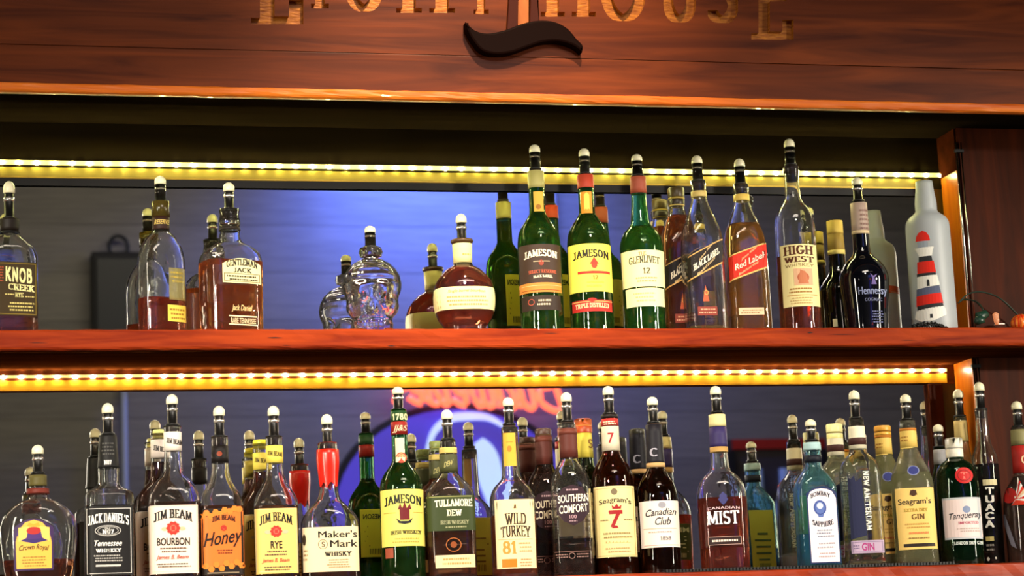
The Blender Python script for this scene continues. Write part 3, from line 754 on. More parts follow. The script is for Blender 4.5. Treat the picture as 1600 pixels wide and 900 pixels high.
    def patch(s, name, s0, s1, z0, z1, m_, parent, eps, arch=0, nx=20, nz=4, round_=0):
        V = []; Fs = []
        for j in range(nz+1):
            for i in range(nx+1):
                u = i/nx; v = j/nz
                top = z1-arch*(2*u-1)**2 if arch > 0 else z1
                zz = z0+(top-z0)*v
                V.append(s.surf(s0+(s1-s0)*u, zz, eps))
        for j in range(nz):
            for i in range(nx):
                k = j*(nx+1)+i; Fs.append((k, k+1, k+nx+2, k+nx+1))
        o = pydata(name, V, Fs, m_, parent, True); return o
    def art(s, spec):
        cur = s.root; buf = {}; s_ref = [None]
        base = .0003
        def flush():
            for nm, d in list(buf.items()):
                if d['V']:
                    me = bpy.data.meshes.new(nm); me.from_pydata(d['V'], [], d['F'])
                    for mm in d['mats']: me.materials.append(mm)
                    me.polygons.foreach_set('material_index', d['mi']); me.update()
                    oo = link(nm, me, d['p'])
                    if nm in ('lettering', 'fine_print', 'border', 'emblem', 'printed_panel', 'painted_windows'): oo['kind'] = 'stuff'
            buf.clear()
        def add(nm, polys, col, yref=[None]):
            ys_ = [p[1] for q in polys for p in q]; ym = s_ref[0] if s_ref[0] is not None else (min(ys_)+max(ys_))/2
            axm = s.ax(s.bz(ym))
            d = buf.setdefault(nm, {'V': [], 'F': [], 'mats': [], 'mi': [], 'p': cur})
            m_ = paper(col) if isinstance(col, str) else col
            if m_ not in d['mats']: d['mats'].append(m_)
            mi = d['mats'].index(m_); s.lay += 1; eps = base+.0003+min(s.lay, 14)*.00007
            for pg in slice_polys(polys):
                o = len(d['V']); vs = []
                for (x, y) in pg:
                    a, z = s.m(x+s.ax(s.bz(y))-axm, y); vs.append(s.surf(a, z, eps))
                d['V'] += vs; d['F'].append(tuple(range(o, o+len(vs)))); d['mi'].append(mi)
        def rect(x0, x1, y0, y1):
            n = max(1, int(abs(x1-x0)/5))
            return [[(x0+(x1-x0)*i/n, y1), (x0+(x1-x0)*(i+1)/n, y1), (x0+(x1-x0)*(i+1)/n, y0), (x0+(x1-x0)*i/n, y0)] for i in range(n)]
        for it in spec:
            k = it[0]
            if k == 'lab':
                flush(); _, x0, x1, y0, y1, col = it[:6]; arch = it[6] if len(it) > 6 else 0
                s.lay = 0; s_ref[0] = (y0+y1)/2
                a0, za = s.m(x0, (y0+y1)/2); a1, _ = s.m(x1, (y0+y1)/2); _, z1 = s.m((x0+x1)/2, y0); _, z0 = s.m((x0+x1)/2, y1)
                cur = s.patch(it[7] if len(it) > 7 else 'label', a0, a1, z0, z1, paper(col) if isinstance(col, str) else col, s.root, base, arch*s.sc)
            elif k == 'root': flush(); cur = s.root; s.lay = 0; s_ref[0] = None
            elif k == 'wrap':   # goes all the way round
                flush(); _, y0, y1, col = it; s.lay = 0
                _, z1 = s.m(s.ax(.1), y0); _, z0 = s.m(s.ax(.1), y1)
                L = s.table((z0+z1)/2)[2]
                cur = s.patch('label', -L/2, L/2-.0001, z0, z1, paper(col) if isinstance(col, str) else col, s.root, base, 0, 48)
            elif k == 'sleeve':
                flush(); s_ref[0] = None; _, y0, y1, col, nm = it[:5]; ex = it[5] if len(it) > 5 else .0005
                z1, z0 = s.bz(y0), s.bz(y1); z1 = min(z1, s.zs[-1]-.0002)
                zs = [z0]+[z for z in s.zs if z0+.001 < z < z1-.001]+[z1]
                rows = []
                for z in zs: a, b, e = s.at(z); rows.append((z, a+ex, b+ex, e))
                inr = [(z, a-ex*.6, b-ex*.6, e) for z, a, b, e in rows[::-1]]
                V, Fs = rings_mesh(rows+inr, 32, False, False); n = len(rows+inr)
                Fs += [((n-1)*32+k2, (n-1)*32+(k2+1) % 32, (k2+1) % 32, k2) for k2 in range(32)]
                cur = pydata(nm, V, Fs, paper(col) if isinstance(col, str) else col, s.root, True); s.lay = 10
            elif k == 't':
                _, tx, x0, x1, y0, y1, col, font = it[:8]; bow = it[8] if len(it) > 8 else 0; sl = it[9] if len(it) > 9 else 0
                pl = text_polys(tx, font); q = []
                for pg in pl:
                    q.append([(x0+u*(x1-x0), y1-v*(y1-y0)-bow*(1-(2*u-1)**2)-sl*(u-.5)) for u, v in pg])
                add('lettering', q, col)
            elif k == 'tv':     # vertical text reading downwards
                _, tx, x0, x1, y0, y1, col, font = it[:8]
                add('lettering', [[(x0+v*(x1-x0), y0+u*(y1-y0)) for u, v in pg] for pg in text_polys(tx, font)], col)
            elif k == 'ts':     # stacked letters
                _, tx, x0, x1, y0, y1, col, font = it[:8]; n = len(tx)
                for i, ch in enumerate(tx):
                    ya = y0+(y1-y0)*i/n; yb = y0+(y1-y0)*(i+.86)/n
                    add('lettering', [[(x0+u*(x1-x0), yb-v*(yb-ya)) for u, v in pg] for pg in text_polys(ch, font)], col)
            elif k == 'b':
                _, x0, x1, y0, y1, n, col = it; rr = random.Random(int(x0*7+y0))
                q = []
                for i in range(n):
                    yy = y0+(y1-y0)*(i+.5)/n; h = (y1-y0)/n*.22; x = x0+rr.uniform(0, .15)*(x1-x0); xe = x1-rr.uniform(0, .15)*(x1-x0)
                    while x < xe:
                        w = rr.uniform(1.2, 4); q.append([(x, yy+h), (min(x+w, xe), yy+h), (min(x+w, xe), yy-h), (x, yy-h)]); x += w+rr.uniform(.7, 1.2)
                add('fine_print', q, col)
            elif k == 'r': _, x0, x1, y0, y1, col = it[:6]; add('printed_panel', rect(x0, x1, y0, y1), col)
            elif k == 'fr':
                _, x0, x1, y0, y1, col, w = it
                add('border', rect(x0, x1, y0, y0+w)+rect(x0, x1, y1-w, y1)+[[(x0, y1), (x0+w, y1), (x0+w, y0), (x0, y0)], [(x1-w, y1), (x1, y1), (x1, y0), (x1-w, y0)]], col)
            elif k == 'd':
                _, x, y, rx, ry, col = it[:6]; n = it[6] if len(it) > 6 else 16
                o = [(x+rx*math.cos(2*PI*i/n), y+ry*math.sin(2*PI*i/n)) for i in range(n)][::-1]
                add('emblem', [[(x, y), o[i], o[(i+1) % n]] for i in range(n)], col)
            elif k == 'ri':
                _, x, y, rx, ry, w, col = it; n = 20
                f = lambda a, d: (x+(rx-d)*math.cos(a), y+(ry-d)*math.sin(a))
                add('emblem', [[f(-2*PI*i/n, 0), f(-2*PI*(i+1)/n, 0), f(-2*PI*(i+1)/n, w), f(-2*PI*i/n, w)] for i in range(n)], col)
            elif k == 'p':
                _, pts, col = it[:3]; add(it[3] if len(it) > 3 else 'emblem', [pts], col)
            elif k == 'flower':
                _, x, y, r, c1, c2 = it; n = 10
                o = []
                for i in range(2*n):
                    rr_ = r*(1 if i % 2 == 0 else .82); o.append((x+rr_*math.cos(PI*i/n), y+rr_*math.sin(PI*i/n)))
                o = o[::-1]
                add('emblem', [[(x, y), o[i], o[(i+1) % (2*n)]] for i in range(2*n)], c1)
                add('emblem', [[f_ for f_ in ((x+r*.45*math.cos(-2*PI*i/10), y+r*.45*math.sin(-2*PI*i/10)) for i in range(10))]], c2)
                add('emblem', [[(x-r*.25, y+r*.3), (x+r*.25, y+r*.3), (x+r*.25, y-r*.3), (x-r*.25, y-r*.3)]], c1)
            elif k == 'back':
                flush(); _, col, y0, y1, hwpx, tx, tc = it; s.lay = 0
                z1, z0 = s.bz(y0), s.bz(y1); L = s.table((z0+z1)/2)[2]; w = hwpx*s.sc
                cur = s.patch('back_label', L/2-w, L/2+w, z0, z1, paper(col), s.root, base, 0, 16)  # many back label colours carry the yellow of the LED light
                V = []; Fs = []
                pls = []
                if tx: pls += [[(-.8+1.6*u, .76+.14*v) for u, v in pg] for pg in text_polys(tx, 'bold')]
                rr = random.Random(int(y0))
                for i in range(5):
                    v = .62-.1*i; ww = rr.uniform(.4, .75)
                    pls.append([(-ww, v), (ww, v), (ww, v+.03), (-ww, v+.03)])
                for i in range(9): pls.append([(-.5+i*.11, .06), (-.5+i*.11+.05, .06), (-.5+i*.11+.05, .18), (-.5+i*.11, .18)])
                for pg in pls:
                    o = len(V); V += [s.surf(L/2+u*w, z0+(z1-z0)*v, base+.0004) for u, v in pg]; Fs.append(tuple(range(o, len(V))))
                pydata('fine_print', V, Fs, paper(tc), cur); cur = s.root
        flush()
        return s
    def pourer(s, ytop, ycol, style='b', disc=True):
        zt, zc = s.bz(ytop), s.bz(ycol); make_pourer(s.root, zt, zc, style, disc)
        zn = s.zs[-1]
        if True:
            a = s.at(zn-.004)[0]-s.t-.0004
            if a > .004 and s.t > 0: lathe('cork_plug', [(zn-.016, a*.9), (zn-.014, a), (max(zn, zc-.0005), a)], cork, s.root, 16)
        return s
    def cap(s, ytop, ybot, hw, cols, metal=0, ridged=False):
        zt, zb = s.bz(ytop), s.bz(ybot); r = hw*s.sc; par = None
        z = zt
        for i, (fr, c) in enumerate(cols):
            z2 = z-(zt-zb)*fr; pf = [(z2, r*.99), (z2+.0005, r), (z-.0008, r), (z, r*.95)]
            if i == 0: pf[-1] = (z, r*.9); pf.insert(-1, (z-.002, r))
            o = lathe('cap' if i == 0 else 'cap_band', pf if z2 < z-.002 else [(z2, r), (z, r)], mat('cap_%s' % c, c, .4, metal, coat=.2), s.root if par is None else par, 26)
            if par is None: par = o
            z = z2
        return s
def make_pourer(root, zt, zc, style='b', disc=True):
    H = zt-zc
    r = .0092
    st = [(zc-.001, .0072), (zc+.001, .0118), (zc+.0035, .0118), (zc+.0045, .0085), (zc+.5*H, .0084), (zc+.52*H, .0082), (zc+.80*H, .0082)]
    if not disc: st = [(zc-.002, .009), (zc+.001, .0095), (zc+.003, .0085), (zc+.5*H, .008), (zc+.8*H, .0072)]
    o = lathe('pourer', st, blackp, root, 18)
    dome = [(0, .0094), (.06, .0102), (.45, .0101), (.66, .0090), (.82, .0070), (.94, .0042), (1, .0012)]
    z0, z1 = zc+.68*H, zt
    lathe('pourer_dome', [(z0+(z1-z0)*a, q) for a, q in dome], cream, o, 18)
    lathe('pourer_ring', [(zc+.46*H, .0080), (zc+.465*H, .0096), (zc+.56*H, .0096), (zc+.565*H, .0080)], silver, o, 18)
    if style == 'c':
        lathe('clear_sleeve', [(zc+.1*H, .0080), (zc+.12*H, .0098), (z0+.002, .0098), (z0+.0025, .0088)], clearp, o, 18)
    return o

SN = lambda *a: list(a)
UYR = 511; LYR = 885
# round 750 ml whisky shapes used again
def unopened(src, label, xb, yref, ytop, liq, caps, caplen, hw, cat='bottle', name=None):
    """the same bottle again, sealed and full, standing behind"""
    root = src.root.copy(); COL.objects.link(root)
    Yb = YUB if src.z0 > 1.7 else YLB
    q = P(xb, yref, Yb); root.location = (float(q[0]), Yb, src.z0)
    root['label'] = label
    if name: root.name = name
    for ch in list(src.root.children):
        if ch.name.startswith(('pourer', 'liquid', 'cork')): continue
        c = ch.copy(); COL.objects.link(c); c.parent = root
        for g in ch.children:
            if g.name.startswith('cap'): continue
            d = g.copy(); COL.objects.link(d); d.parent = c
    zt = z_at(float(q[0]), Yb, ytop)-src.z0
    ztop = src.zs[-1]; zt = max(zt, ztop+.004)
    r = hw*src.sc; zb = zt-caplen*src.sc; par = None; z = zt
    for i, (fr, cc) in enumerate(caps):
        z2 = z-(zt-zb)*fr
        o = lathe('cap' if i == 0 else 'cap_band', [(z2, r*.99), (z2+.0005, r), (z-.002, r), (z, r*.92)], mat('cap_%s' % cc, cc, .4, 0, coat=.2), par or root, 26)
        par = par or o; z = z2
    if liq:
        ro = src.root; src.root = root; src.liquid(liq, float(src.zs[-1]-.05)); src.root = ro
    return root

# ============================================================ upper shelf
AMB = 'c8741c'; BRN = '9a3a0e'; RED_B = 'a8380c'; GOLDL = 'e0a030'
CLR = 'fbfdf8'; GRN = '3a9a48'; DGRN = '1c6a34'
b = B('whiskey_bottle', 'flask bottle with a dark brown label in cream capitals, at the shelf\'s left end', 'bottle', 15, UYR, 'U',
      [(343, 15, 2), (352, 15, 2), (366, 14, 2), (370, 18, 2.6), (378, 27, 3), (390, 38, 4), (404, 43, 5), (420, 43.5, 5), (511, 43.5, 5)], CLR, .62, 12)
b.liquid('8a300c', 474)
b.art([('lab', -24, 57, 408, 492, '3a2c12'), ('fr', -22, 55, 410, 490, '8a7428', 1), ('t', 'KNOB', 9, 49, 417, 440, 'f0e6a0', 'block', 0, -3), ('t', 'CREEK', 13, 53, 443, 453, 'f0e6a0', 'serifb', 0, -3), ('t', 'RYE', 23, 36, 456, 463, 'e8dc90', 'serifb'),
       ('b', 8, 22, 457, 461, 1, 'd8c878'), ('b', 38, 53, 460, 464, 1, 'd8c878'), ('b', 12, 54, 470, 486, 3, 'd0c070'), ('b', 0, 6, 415, 440, 6, 'b05030'),
       ('sleeve', 343, 362, '1a120c', 'wax_neck', .001), ('back', 'b8a040', 410, 490, 34, None, '3a2c12')]).pourer(283, 343, 'b')
tubeo('collar_cord', [(b.at(b.bz(364))[0]*1.1*math.cos(a), b.at(b.bz(364))[0]*1.1*math.sin(a), b.bz(364)) for a in [2*PI*k/20 for k in range(20)]], .0012, mat('black_cord', '0a0808', .6), b.root, 6, True)

b = B('whiskey_bottle', 'tall clear flask a quarter full of dark amber with a gold strip label', 'bottle', 254, UYR, 'U',
      [(318, 13, 2), (340, 12.8, 2), (358, 12.5, 2), (363, 14, 2), (372, 23, 2.2), (385, 31, 2.6), (400, 36, 3), (418, 37.5, 3.2), (511, 37, 3.2)], CLR, .62, 28)
b.liquid('b03c10', 468)
b.art([('lab', 262, 290, 474, 500, 'e8c84c'), ('b', 265, 288, 478, 498, 3, 'a07820'), ('lab', 264, 289, 416, 466, mat('clear_gold_film', 'd8c878', .3, trans=.75, ior=1.1)), ('b', 266, 287, 420, 440, 3, 'b09838'),
       ('sleeve', 340, 360, '2c140c', 'neck_band', .0008), ('t', 'RESERVE', 242, 264, 343, 350, 'd8b860', 'script')]).pourer(275, 318, 'c')
lathe('stopper_collar', [(b.bz(340), 14.5*b.sc), (b.bz(316), 14.5*b.sc), (b.bz(315), 12*b.sc)], mat('dark_translucent_collar', '6a5a28', .15, trans=.6), b.root, 24)

b = B('whiskey_bottle', 'broad square-shouldered bottle half full of amber with an ornate cream shoulder label', 'bottle', 362, UYR, 'U',
      [(330, 13.5, 2), (344, 14.5, 2), (361, 16, 2), (372, 17, 2), (380, 20, 2.2), (386, 31, 3), (392, 40, 4), (400, 47, 5), (412, 50, 5.5), (511, 49, 5.5)], CLR, .72, 24)
b.liquid('b8560e', 411)
b.art([('lab', 348, 407, 401, 440, 'e8e0a8', 10), ('t', 'GENTLEMAN', 354, 402, 407, 417, '28200c', 'serifb', 5), ('t', 'JACK', 365, 393, 417, 424, '28200c', 'serif', 1), ('fr', 350, 405, 425, 438, '6a5c28', .8), ('b', 353, 402, 427, 437, 2, '3a3014'),
       ('root',), ('t', 'Jack Daniel', 362, 394, 474, 486, 'e8c888', 'script'), ('r', 358, 401, 491, 493, 'e8d8a8'), ('r', 358, 401, 504, 506, 'e8d8a8'), ('t', 'RARE TENNESSEE', 361, 399, 495, 503, 'e8d8a8', 'sans'),
       ('sleeve', 357, 361, '1a120c', 'neck_ring', .0012), ('back', 'b8902c', 470, 500, 16, None, '6a3a10')]).pourer(285, 330, 'b')
lathe('glass_collar', [(b.bz(357), 15*b.sc), (b.bz(350), 17*b.sc), (b.bz(338), 15*b.sc), (b.bz(328), 16*b.sc), (b.bz(327), 14*b.sc)], glass(CLR), b.root, 24)

# skull-shaped bottle ------------------------------------------------------------------
def skull(xb, ybase, ytop, hwpx):
    Y = YU-.0; q = P(xb, ybase, Y); X = float(q[0]); al = math.atan2(X, Y-CAM[1]); z0 = UZ+.0006
    sc = float((np.array((X, Y, z0+.06))-CAM)@Fv/FPX)
    root = empty('vodka_bottle', (X, Y, z0), -al); tag(root, 'empty clear glass bottle shaped like a human skull', 'bottle', UP_G)
    zt = z_at(X, Y, ytop)-z0; R_ = hwpx*sc
    pf = [(513, .60, .72), (508, .66, .80), (500, .68, .85), (490, .72, .90), (481, .84, .96), (472, .93, 1.04), (462, .97, 1.10), (452, 1.0, 1.15), (440, 1.0, 1.17), (430, .95, 1.12), (421, .83, 1.0), (413, .63, .8), (408, .42, .55), (405.3, .2, .25)]
    hs = np.array([(513-q[0])/(513-405.3) for q in pf]); ws = np.array([q[1] for q in pf]); ds = np.array([q[2] for q in pf])
    g = lambda x, c, w: math.exp(-((x-c)/w)**2)
    bm = bmesh.new(); NR, NS = 56, 88; rg = []
    for i in range(NR+1):
        h = i/NR; h = h if i < NR else .999
        w = float(np.interp(h, hs, ws)); d = float(np.interp(h, hs, ds)); row = []
        z = h*2-1
        for k in range(NS):
            a = 2*PI*k/NS; x, y = math.sin(a), -math.cos(a); f = max(0, -y); push = 0
            xx = x*w
            for sx_ in (-1, 1):
                push -= .55*g(xx, sx_*.38, .19)*g(z, .0, .19)
                push += .12*g(xx, sx_*.56, .18)*g(z, -.30, .13)
                push += .09*g(xx, sx_*.34, .26)*g(z, .28, .09)
            push -= .36*g(xx, 0, .11)*g(z, -.33, .14); push += .14*g(xx, 0, .10)*g(z, -.04, .13)
            push += .12*g(xx, 0, .34)*g(z, -.66, .2)
            if abs(z+.66) < .24 and abs(xx) < .42: push += .03*math.cos(xx*44)*g(z, -.66, .16)-.05*g(z, -.66, .025)
            side = -.10*g(abs(x), .95, .25)*g(z, -.05, .2)-.12*g(abs(x), .9, .3)*g(z, -.55, .12)
            q_ = 1+push*min(1, f*1.5)+side
            row.append(bm.verts.new((R_*w*x*(1+side+push*.25*min(1, f*1.5)), R_*d*y*q_, zt*h)))
        rg.append(row)
    for A_, B_ in zip(rg[:-1], rg[1:]):
        for k in range(NS): bm.faces.new((A_[k], A_[(k+1) % NS], B_[(k+1) % NS], B_[k]))
    bm.faces.new(rg[0][::-1]); bm.faces.new(rg[-1])
    geo = bm.faces[:]
    # inner surface of the glass
    r = bmesh.ops.duplicate(bm, geom=bm.verts[:]+bm.edges[:]+bm.faces[:])
    nv = [e for e in r['geom'] if isinstance(e, bmesh.types.BMVert)]; nf = [e for e in r['geom'] if isinstance(e, bmesh.types.BMFace)]
    c = Vector((0, 0, zt*.5))
    for v in nv: v.co = c+(v.co-c)*.91
    bmesh.ops.reverse_faces(bm, faces=nf)
    me = bpy.data.meshes.new('glass_skull'); bm.to_mesh(me); bm.free()
    link('glass_skull', me, root, [glass(CLR)], True)
    z1 = z_at(X, Y, 402)-z0; z2 = z_at(X, Y, 388)-z0
    lathe('glass_neck', [(zt-.004, 12*sc), (zt+.004, 11*sc), (z1, 13*sc), (z1+.001, 17*sc), ((z1+z2)/2, 19*sc), (z2, 17*sc), (z2+.001, 12*sc)], glass(CLR), root, 28)
    make_pourer(root, z_at(X, Y, 353)-z0, z2, 'c')
skull(583, UYR, 405, 46.5)

b = B('whiskey_bottle', 'squat round decanter bottle of dark amber with a cream band label and neck wrap', 'bottle', 727, UYR, 'U',
      [(381, 15, 2), (412, 14.2, 2), (416, 17, 2), (422, 27, 2), (431, 36, 2.3), (443, 44, 2.6), (458, 47.5, 2.8), (472, 48, 3), (486, 46.5, 2.8), (499, 42, 2.6), (511, 34, 2.4)], CLR, .8, 8)
b.liquid('a03010', 418)
b.art([('wrap', 447, 482, 'f0e6a4'), ('t', 'Single barrel bourbon', 700, 758, 452, 458, 'a08848', 'script', 1), ('b', 692, 764, 460, 478, 3, 'a89458'), ('sleeve', 382, 412, 'ecdf98', 'neck_label', .0007), ('b', 722, 736, 394, 400, 1, 'b09a50')]).pourer(334, 380, 'b')
lathe('stopper_disc', [(b.bz(381), 16*b.sc), (b.bz(378), 18*b.sc), (b.bz(375), 17*b.sc)], mat('brown_stopper', '4a3418', .4), b.root, 26)

IR = lambda: [(272, 12.5, 2), (333, 12.8, 2), (338, 15, 2), (347, 21, 2), (356, 27, 2), (366, 31.5, 2), (380, 33.5, 2), (400, 34, 2), (511, 34, 2)]
b = B('whiskey_bottle', 'green bottle with a dark brown label and a copper band', 'bottle', 848, UYR, 'U', [(268, 12.5, 2)]+IR()[1:], GRN, .97, 0)
b.liquid('7a5a10', 300)
b.art([('lab', 812, 876, 381, 441, '3a2a20'), ('t', 'JAMESON', 820, 871, 393, 404, 'f2e8c8', 'serifb', 4), ('d', 846, 410, 4, 4.5, '8a3a2a'), ('r', 834, 859, 407, 408.5, 'a89878'), ('t', 'SELECT RESERVE', 826, 868, 422, 427, 'b8563a', 'serifb', 1), ('t', 'BLACK BARREL', 833, 862, 430, 434, 'e8dcc0', 'serifb', 1),
       ('lab', 812, 877, 441, 456, 'c88238'), ('r', 812, 877, 445, 446, 'e8b070'), ('r', 812, 877, 452, 453, '8a4a18'), ('lab', 816, 876, 461, 484, '2c2018'), ('ri', 831, 471, 5, 5, 1, 'b0503a'), ('b', 839, 862, 466, 478, 2, 'd8c8a8'),
       ('lab', 834, 849, 299, 330, 'd8a83c'), ('d', 841, 323, 4, 4, 'a06a20'), ('sleeve', 268, 295, 'a8a060', 'neck_foil', .0006), ('back', 'd8d23c', 392, 476, 18, 'JAMESON', '28340c')]).pourer(226, 266, 'c')
b = B('whiskey_bottle', 'green bottle with a large yellow label above a small red one', 'bottle', 926, UYR, 'U', [(274, 12.5, 2)]+IR()[1:], GRN, .97, 0)
b.liquid('7a5a10', 318)
b.art([('lab', 889, 956, 380, 455, 'f6ea58'), ('t', 'JAMESON', 897, 952, 393, 405, '24201a', 'serifb', 4), ('d', 929, 414, 4.5, 5, 'b8402a'), ('p', [(922, 412), (929, 401), (936, 412)], 'a83a2a'), ('r', 903, 952, 423, 427, 'b03424'), ('t', '12', 926, 934, 430, 436, '8a6a2a', 'serif'), ('b', 912, 944, 437, 449, 2, 'c8b848'),
       ('lab', 895, 956, 468, 486, 'a82820'), ('r', 895, 956, 470, 471, 'e8c070'), ('t', 'TRIPLE DISTILLED', 900, 951, 474, 481, 'f0d0a0', 'serifb', 1), ('d', 926, 468, 7, 3, 'a82820'),
       ('lab', 908, 925, 299, 333, 'e0962c'), ('p', [(913, 330), (921, 330), (921, 304), (917, 300), (913, 304)], 'f6dc5c'), ('sleeve', 274, 295, 'b0402a', 'neck_foil', .0007), ('back', 'e8da44', 392, 478, 20, 'JAMESON', '28340c')]).pourer(232, 273, 'c')
b = B('whiskey_bottle', 'green bottle with a slightly bulging neck and a cream two-piece label', 'bottle', 1009, UYR, 'U',
      [(277, 12, 2), (303, 12.2, 2), (306, 12, 2), (330, 13.5, 2), (350, 15.5, 2), (356, 19, 2), (363, 26, 2), (372, 31, 2), (385, 34, 2), (400, 34, 2), (511, 32, 2)], '44a850', .97, 2)
b.liquid('6a7a14', 356)
b.art([('lab', 972, 1038, 390, 447, 'f4ecb0'), ('t', 'THE', 999, 1011, 393, 398, '8a8458', 'serif'), ('t', 'GLENLIVET', 984, 1031, 401, 412, '4a4a34', 'serif', 2), ('t', '12', 1005, 1016, 418, 427, '5a5434', 'serif'), ('b', 990, 1026, 431, 441, 2, 'b0a870'),
       ('lab', 979, 1038, 449.5, 478, 'f4ecb0'), ('b', 990, 1026, 455, 472, 3, 'c0b880'), ('sleeve', 277, 303, '9a4a34', 'neck_foil', .0007), ('back', 'e8e060', 400, 476, 20, None, '40501c')]).pourer(241, 276, 'c')

JW = [(286, 12, 2), (309, 12, 2), (313, 12, 2), (330, 17, 2.1), (345, 23.5, 2.4), (358, 28.5, 3), (372, 32, 5), (400, 33.5, 6), (511, 34, 6)]
def jw(name, label, xb, yt, yb, capt, col, word, xs, slabel, sub, gold='d8a860', yaw=14):
    d = yt-286
    R_ = [(y+(d if y < 400 else 0), h, e) for y, h, e in JW]
    o = B(name, label, 'bottle', xb, UYR, 'U', R_, CLR, .95, yaw)
    x0, x1, yl, yr, h = xs
    # diagonal label, rising to the right
    o.art([('root',)])
    def strip(ya, yb_, c, nm='label'):
        n = 10; pts = []
        top = [(x0+(x1-x0)*i/n, yl+(yr-yl)*i/n+ya) for i in range(n+1)]; bot = [(x0+(x1-x0)*i/n, yl+(yr-yl)*i/n+yb_) for i in range(n+1)]
        return [('p', [bot[i], bot[i+1], top[i+1], top[i]], c, nm) for i in range(n)]
    o.lay = 0
    o.art(strip(-2.5, 0, gold)+strip(h, h+2.5, gold)+strip(0, h, col)+
          [('t', sub[0], x0+(x1-x0)*.3, x0+(x1-x0)*.75, (yl+yr)/2+h*.5-15, (yl+yr)/2+h*.5-10, 'e8c890', 'script', 0, yl-yr),
           ('t', word, x0+(x1-x0)*.14, x0+(x1-x0)*.93, (yl+yr)/2+h*.5-6, (yl+yr)/2+h*.5+4, 'f4ead0', slabel, 0, (yl-yr)*1.0),
           ('t', sub[1], x0+(x1-x0)*.24, x0+(x1-x0)*.8, (yl+yr)/2+h*.5+8, (yl+yr)/2+h*.5+13, 'e8c890', 'script', 0, yl-yr)])
    return o
b10 = jw('whiskey_bottle', 'nearly empty clear square bottle with a slanted black label', 1104, 283, 0, 0, '1c1410', 'BLACK LABEL', (1076, 1128, 402, 374, 34), 'serifb', ('Johnnie Walker', 'Blended Scotch'), yaw=16)
b10.liquid('d8b060', .014)
b10.art([('lab', 1091, 1121, 478, 492, '8a3a2c'), ('b', 1093, 1119, 480, 490, 2, 'd8a080'), ('root',), ('p', [(1098, 470), (1108, 470), (1103, 444)], 'c05a38'), ('ri', 1104, 456, 3, 4, 1, 'e8b060'), ('sleeve', 300, 309, 'c8b068', 'neck_ring', .0006)])
b10.pourer(243, 284, 'c')
b = jw('whiskey_bottle', 'square bottle full of golden amber with a slanted red label', 1171, 289, 0, 0, 'd42c18', 'Red Label', (1141, 1197, 400, 380, 36), 'serifx', ('Johnnie Walker', 'Blended Scotch Whisky'), 'e8c070', 14)
b.liquid('d88a24', 352)
b.art([('lab', 1155, 1194, 480, 491, 'e8c8a0'), ('b', 1158, 1192, 482, 490, 2, 'a87850'), ('sleeve', 305, 315, 'd8b858', 'neck_ring', .0006), ('back', 'e0b050', 420, 490, 20, None, '8a5020')])
b.pourer(248, 289, 'c')
for k, (xx, yt, lb) in enumerate(((1068, 306, 'sealed full bottle with a black slanted label, directly left of the nearly empty one'),)):
    r_ = unopened(b10, lb, xx, UYR, yt, 'a8440e' if k == 0 else '9a3c0c', [(.55, '4a3c1c'), (.12, 'a08838'), (.33, '2a2010')], 28, 13.5)

b = B('whiskey_bottle', 'tall clear bottle with a cream label bearing a pinkish picture and brown capitals', 'bottle', 1252, UYR, 'U',
      [(261, 12.5, 2), (266, 13, 2), (272, 11.5, 2), (310, 12.5, 2), (318, 16, 2), (327, 23, 2), (337, 28.5, 2), (350, 31, 2), (365, 31.5, 2), (511, 32.5, 2)], CLR, .96, 6)
b.liquid('b84414', 402)
b.art([('lab', 1222, 1278, 381, 478, 'f0e2a0'), ('t', 'HIGH', 1227, 1273, 384, 398, '5a2c12', 'serifb', 1), ('t', 'WEST', 1227, 1273, 401, 410, '5a2c12', 'serifb', 1), ('t', 'WHISKEY', 1229, 1272, 412, 417, '7a5428', 'thin', 1),
       ('r', 1241, 1269, 419, 445, 'e0b088'), ('d', 1255, 433, 9, 8, 'b8603c'), ('p', [(1247, 443), (1263, 443), (1259, 424), (1251, 421)], 'c87850'), ('b', 1230, 1272, 448, 458, 2, 'b08040'), ('r', 1229, 1274, 460, 461, 'c89850'), ('b', 1233, 1270, 463, 475, 3, 'c8a868'), ('back', 'e8d070', 395, 470, 18, None, '8a5a20')]).pourer(217, 259, 'c')
lathe('dark_stopper', [(b.bz(284), 9*b.sc), (b.bz(262), 10*b.sc)], blackp, b.root, 20)

blackglass = mat('black_glass', '060707', .06, coat=1)
b = B('cognac_bottle', 'dark bottle with a gold foil neck standing behind the black round-shouldered one', 'bottle', 1315, UYR, 'UB',
      [(345, 11.5, 2), (400, 13, 2), (425, 14.5, 2), (432, 18, 2), (442, 26, 2), (455, 31, 2), (511, 31, 2)], '101010', .9, 0, t=0, gmat=blackglass)
b.art([('sleeve', 346, 366, 'd0b454', 'foil_cap', .0012), ('sleeve', 366, 398, '9a8038', 'neck_foil', .0007), ('sleeve', 392, 399, 'e0cc70', 'foil_edge', .001), ('lab', 1302, 1309, 497, 509, 'd8dcb0')])
b = B('cognac_bottle', 'black bottle with bulging shoulders, pinkish neck foil and a pourer', 'bottle', 1355, UYR, 'U',
      [(318, 12.5, 2), (368, 13, 2), (395, 13.5, 2), (402, 18, 2), (410, 27, 2), (420, 34, 2), (432, 38, 2), (445, 38.5, 2), (480, 35, 2), (511, 33, 2)], '101010', .95, 4, t=0, gmat=mat('black_blue_glass', '07080e', .05, coat=1))
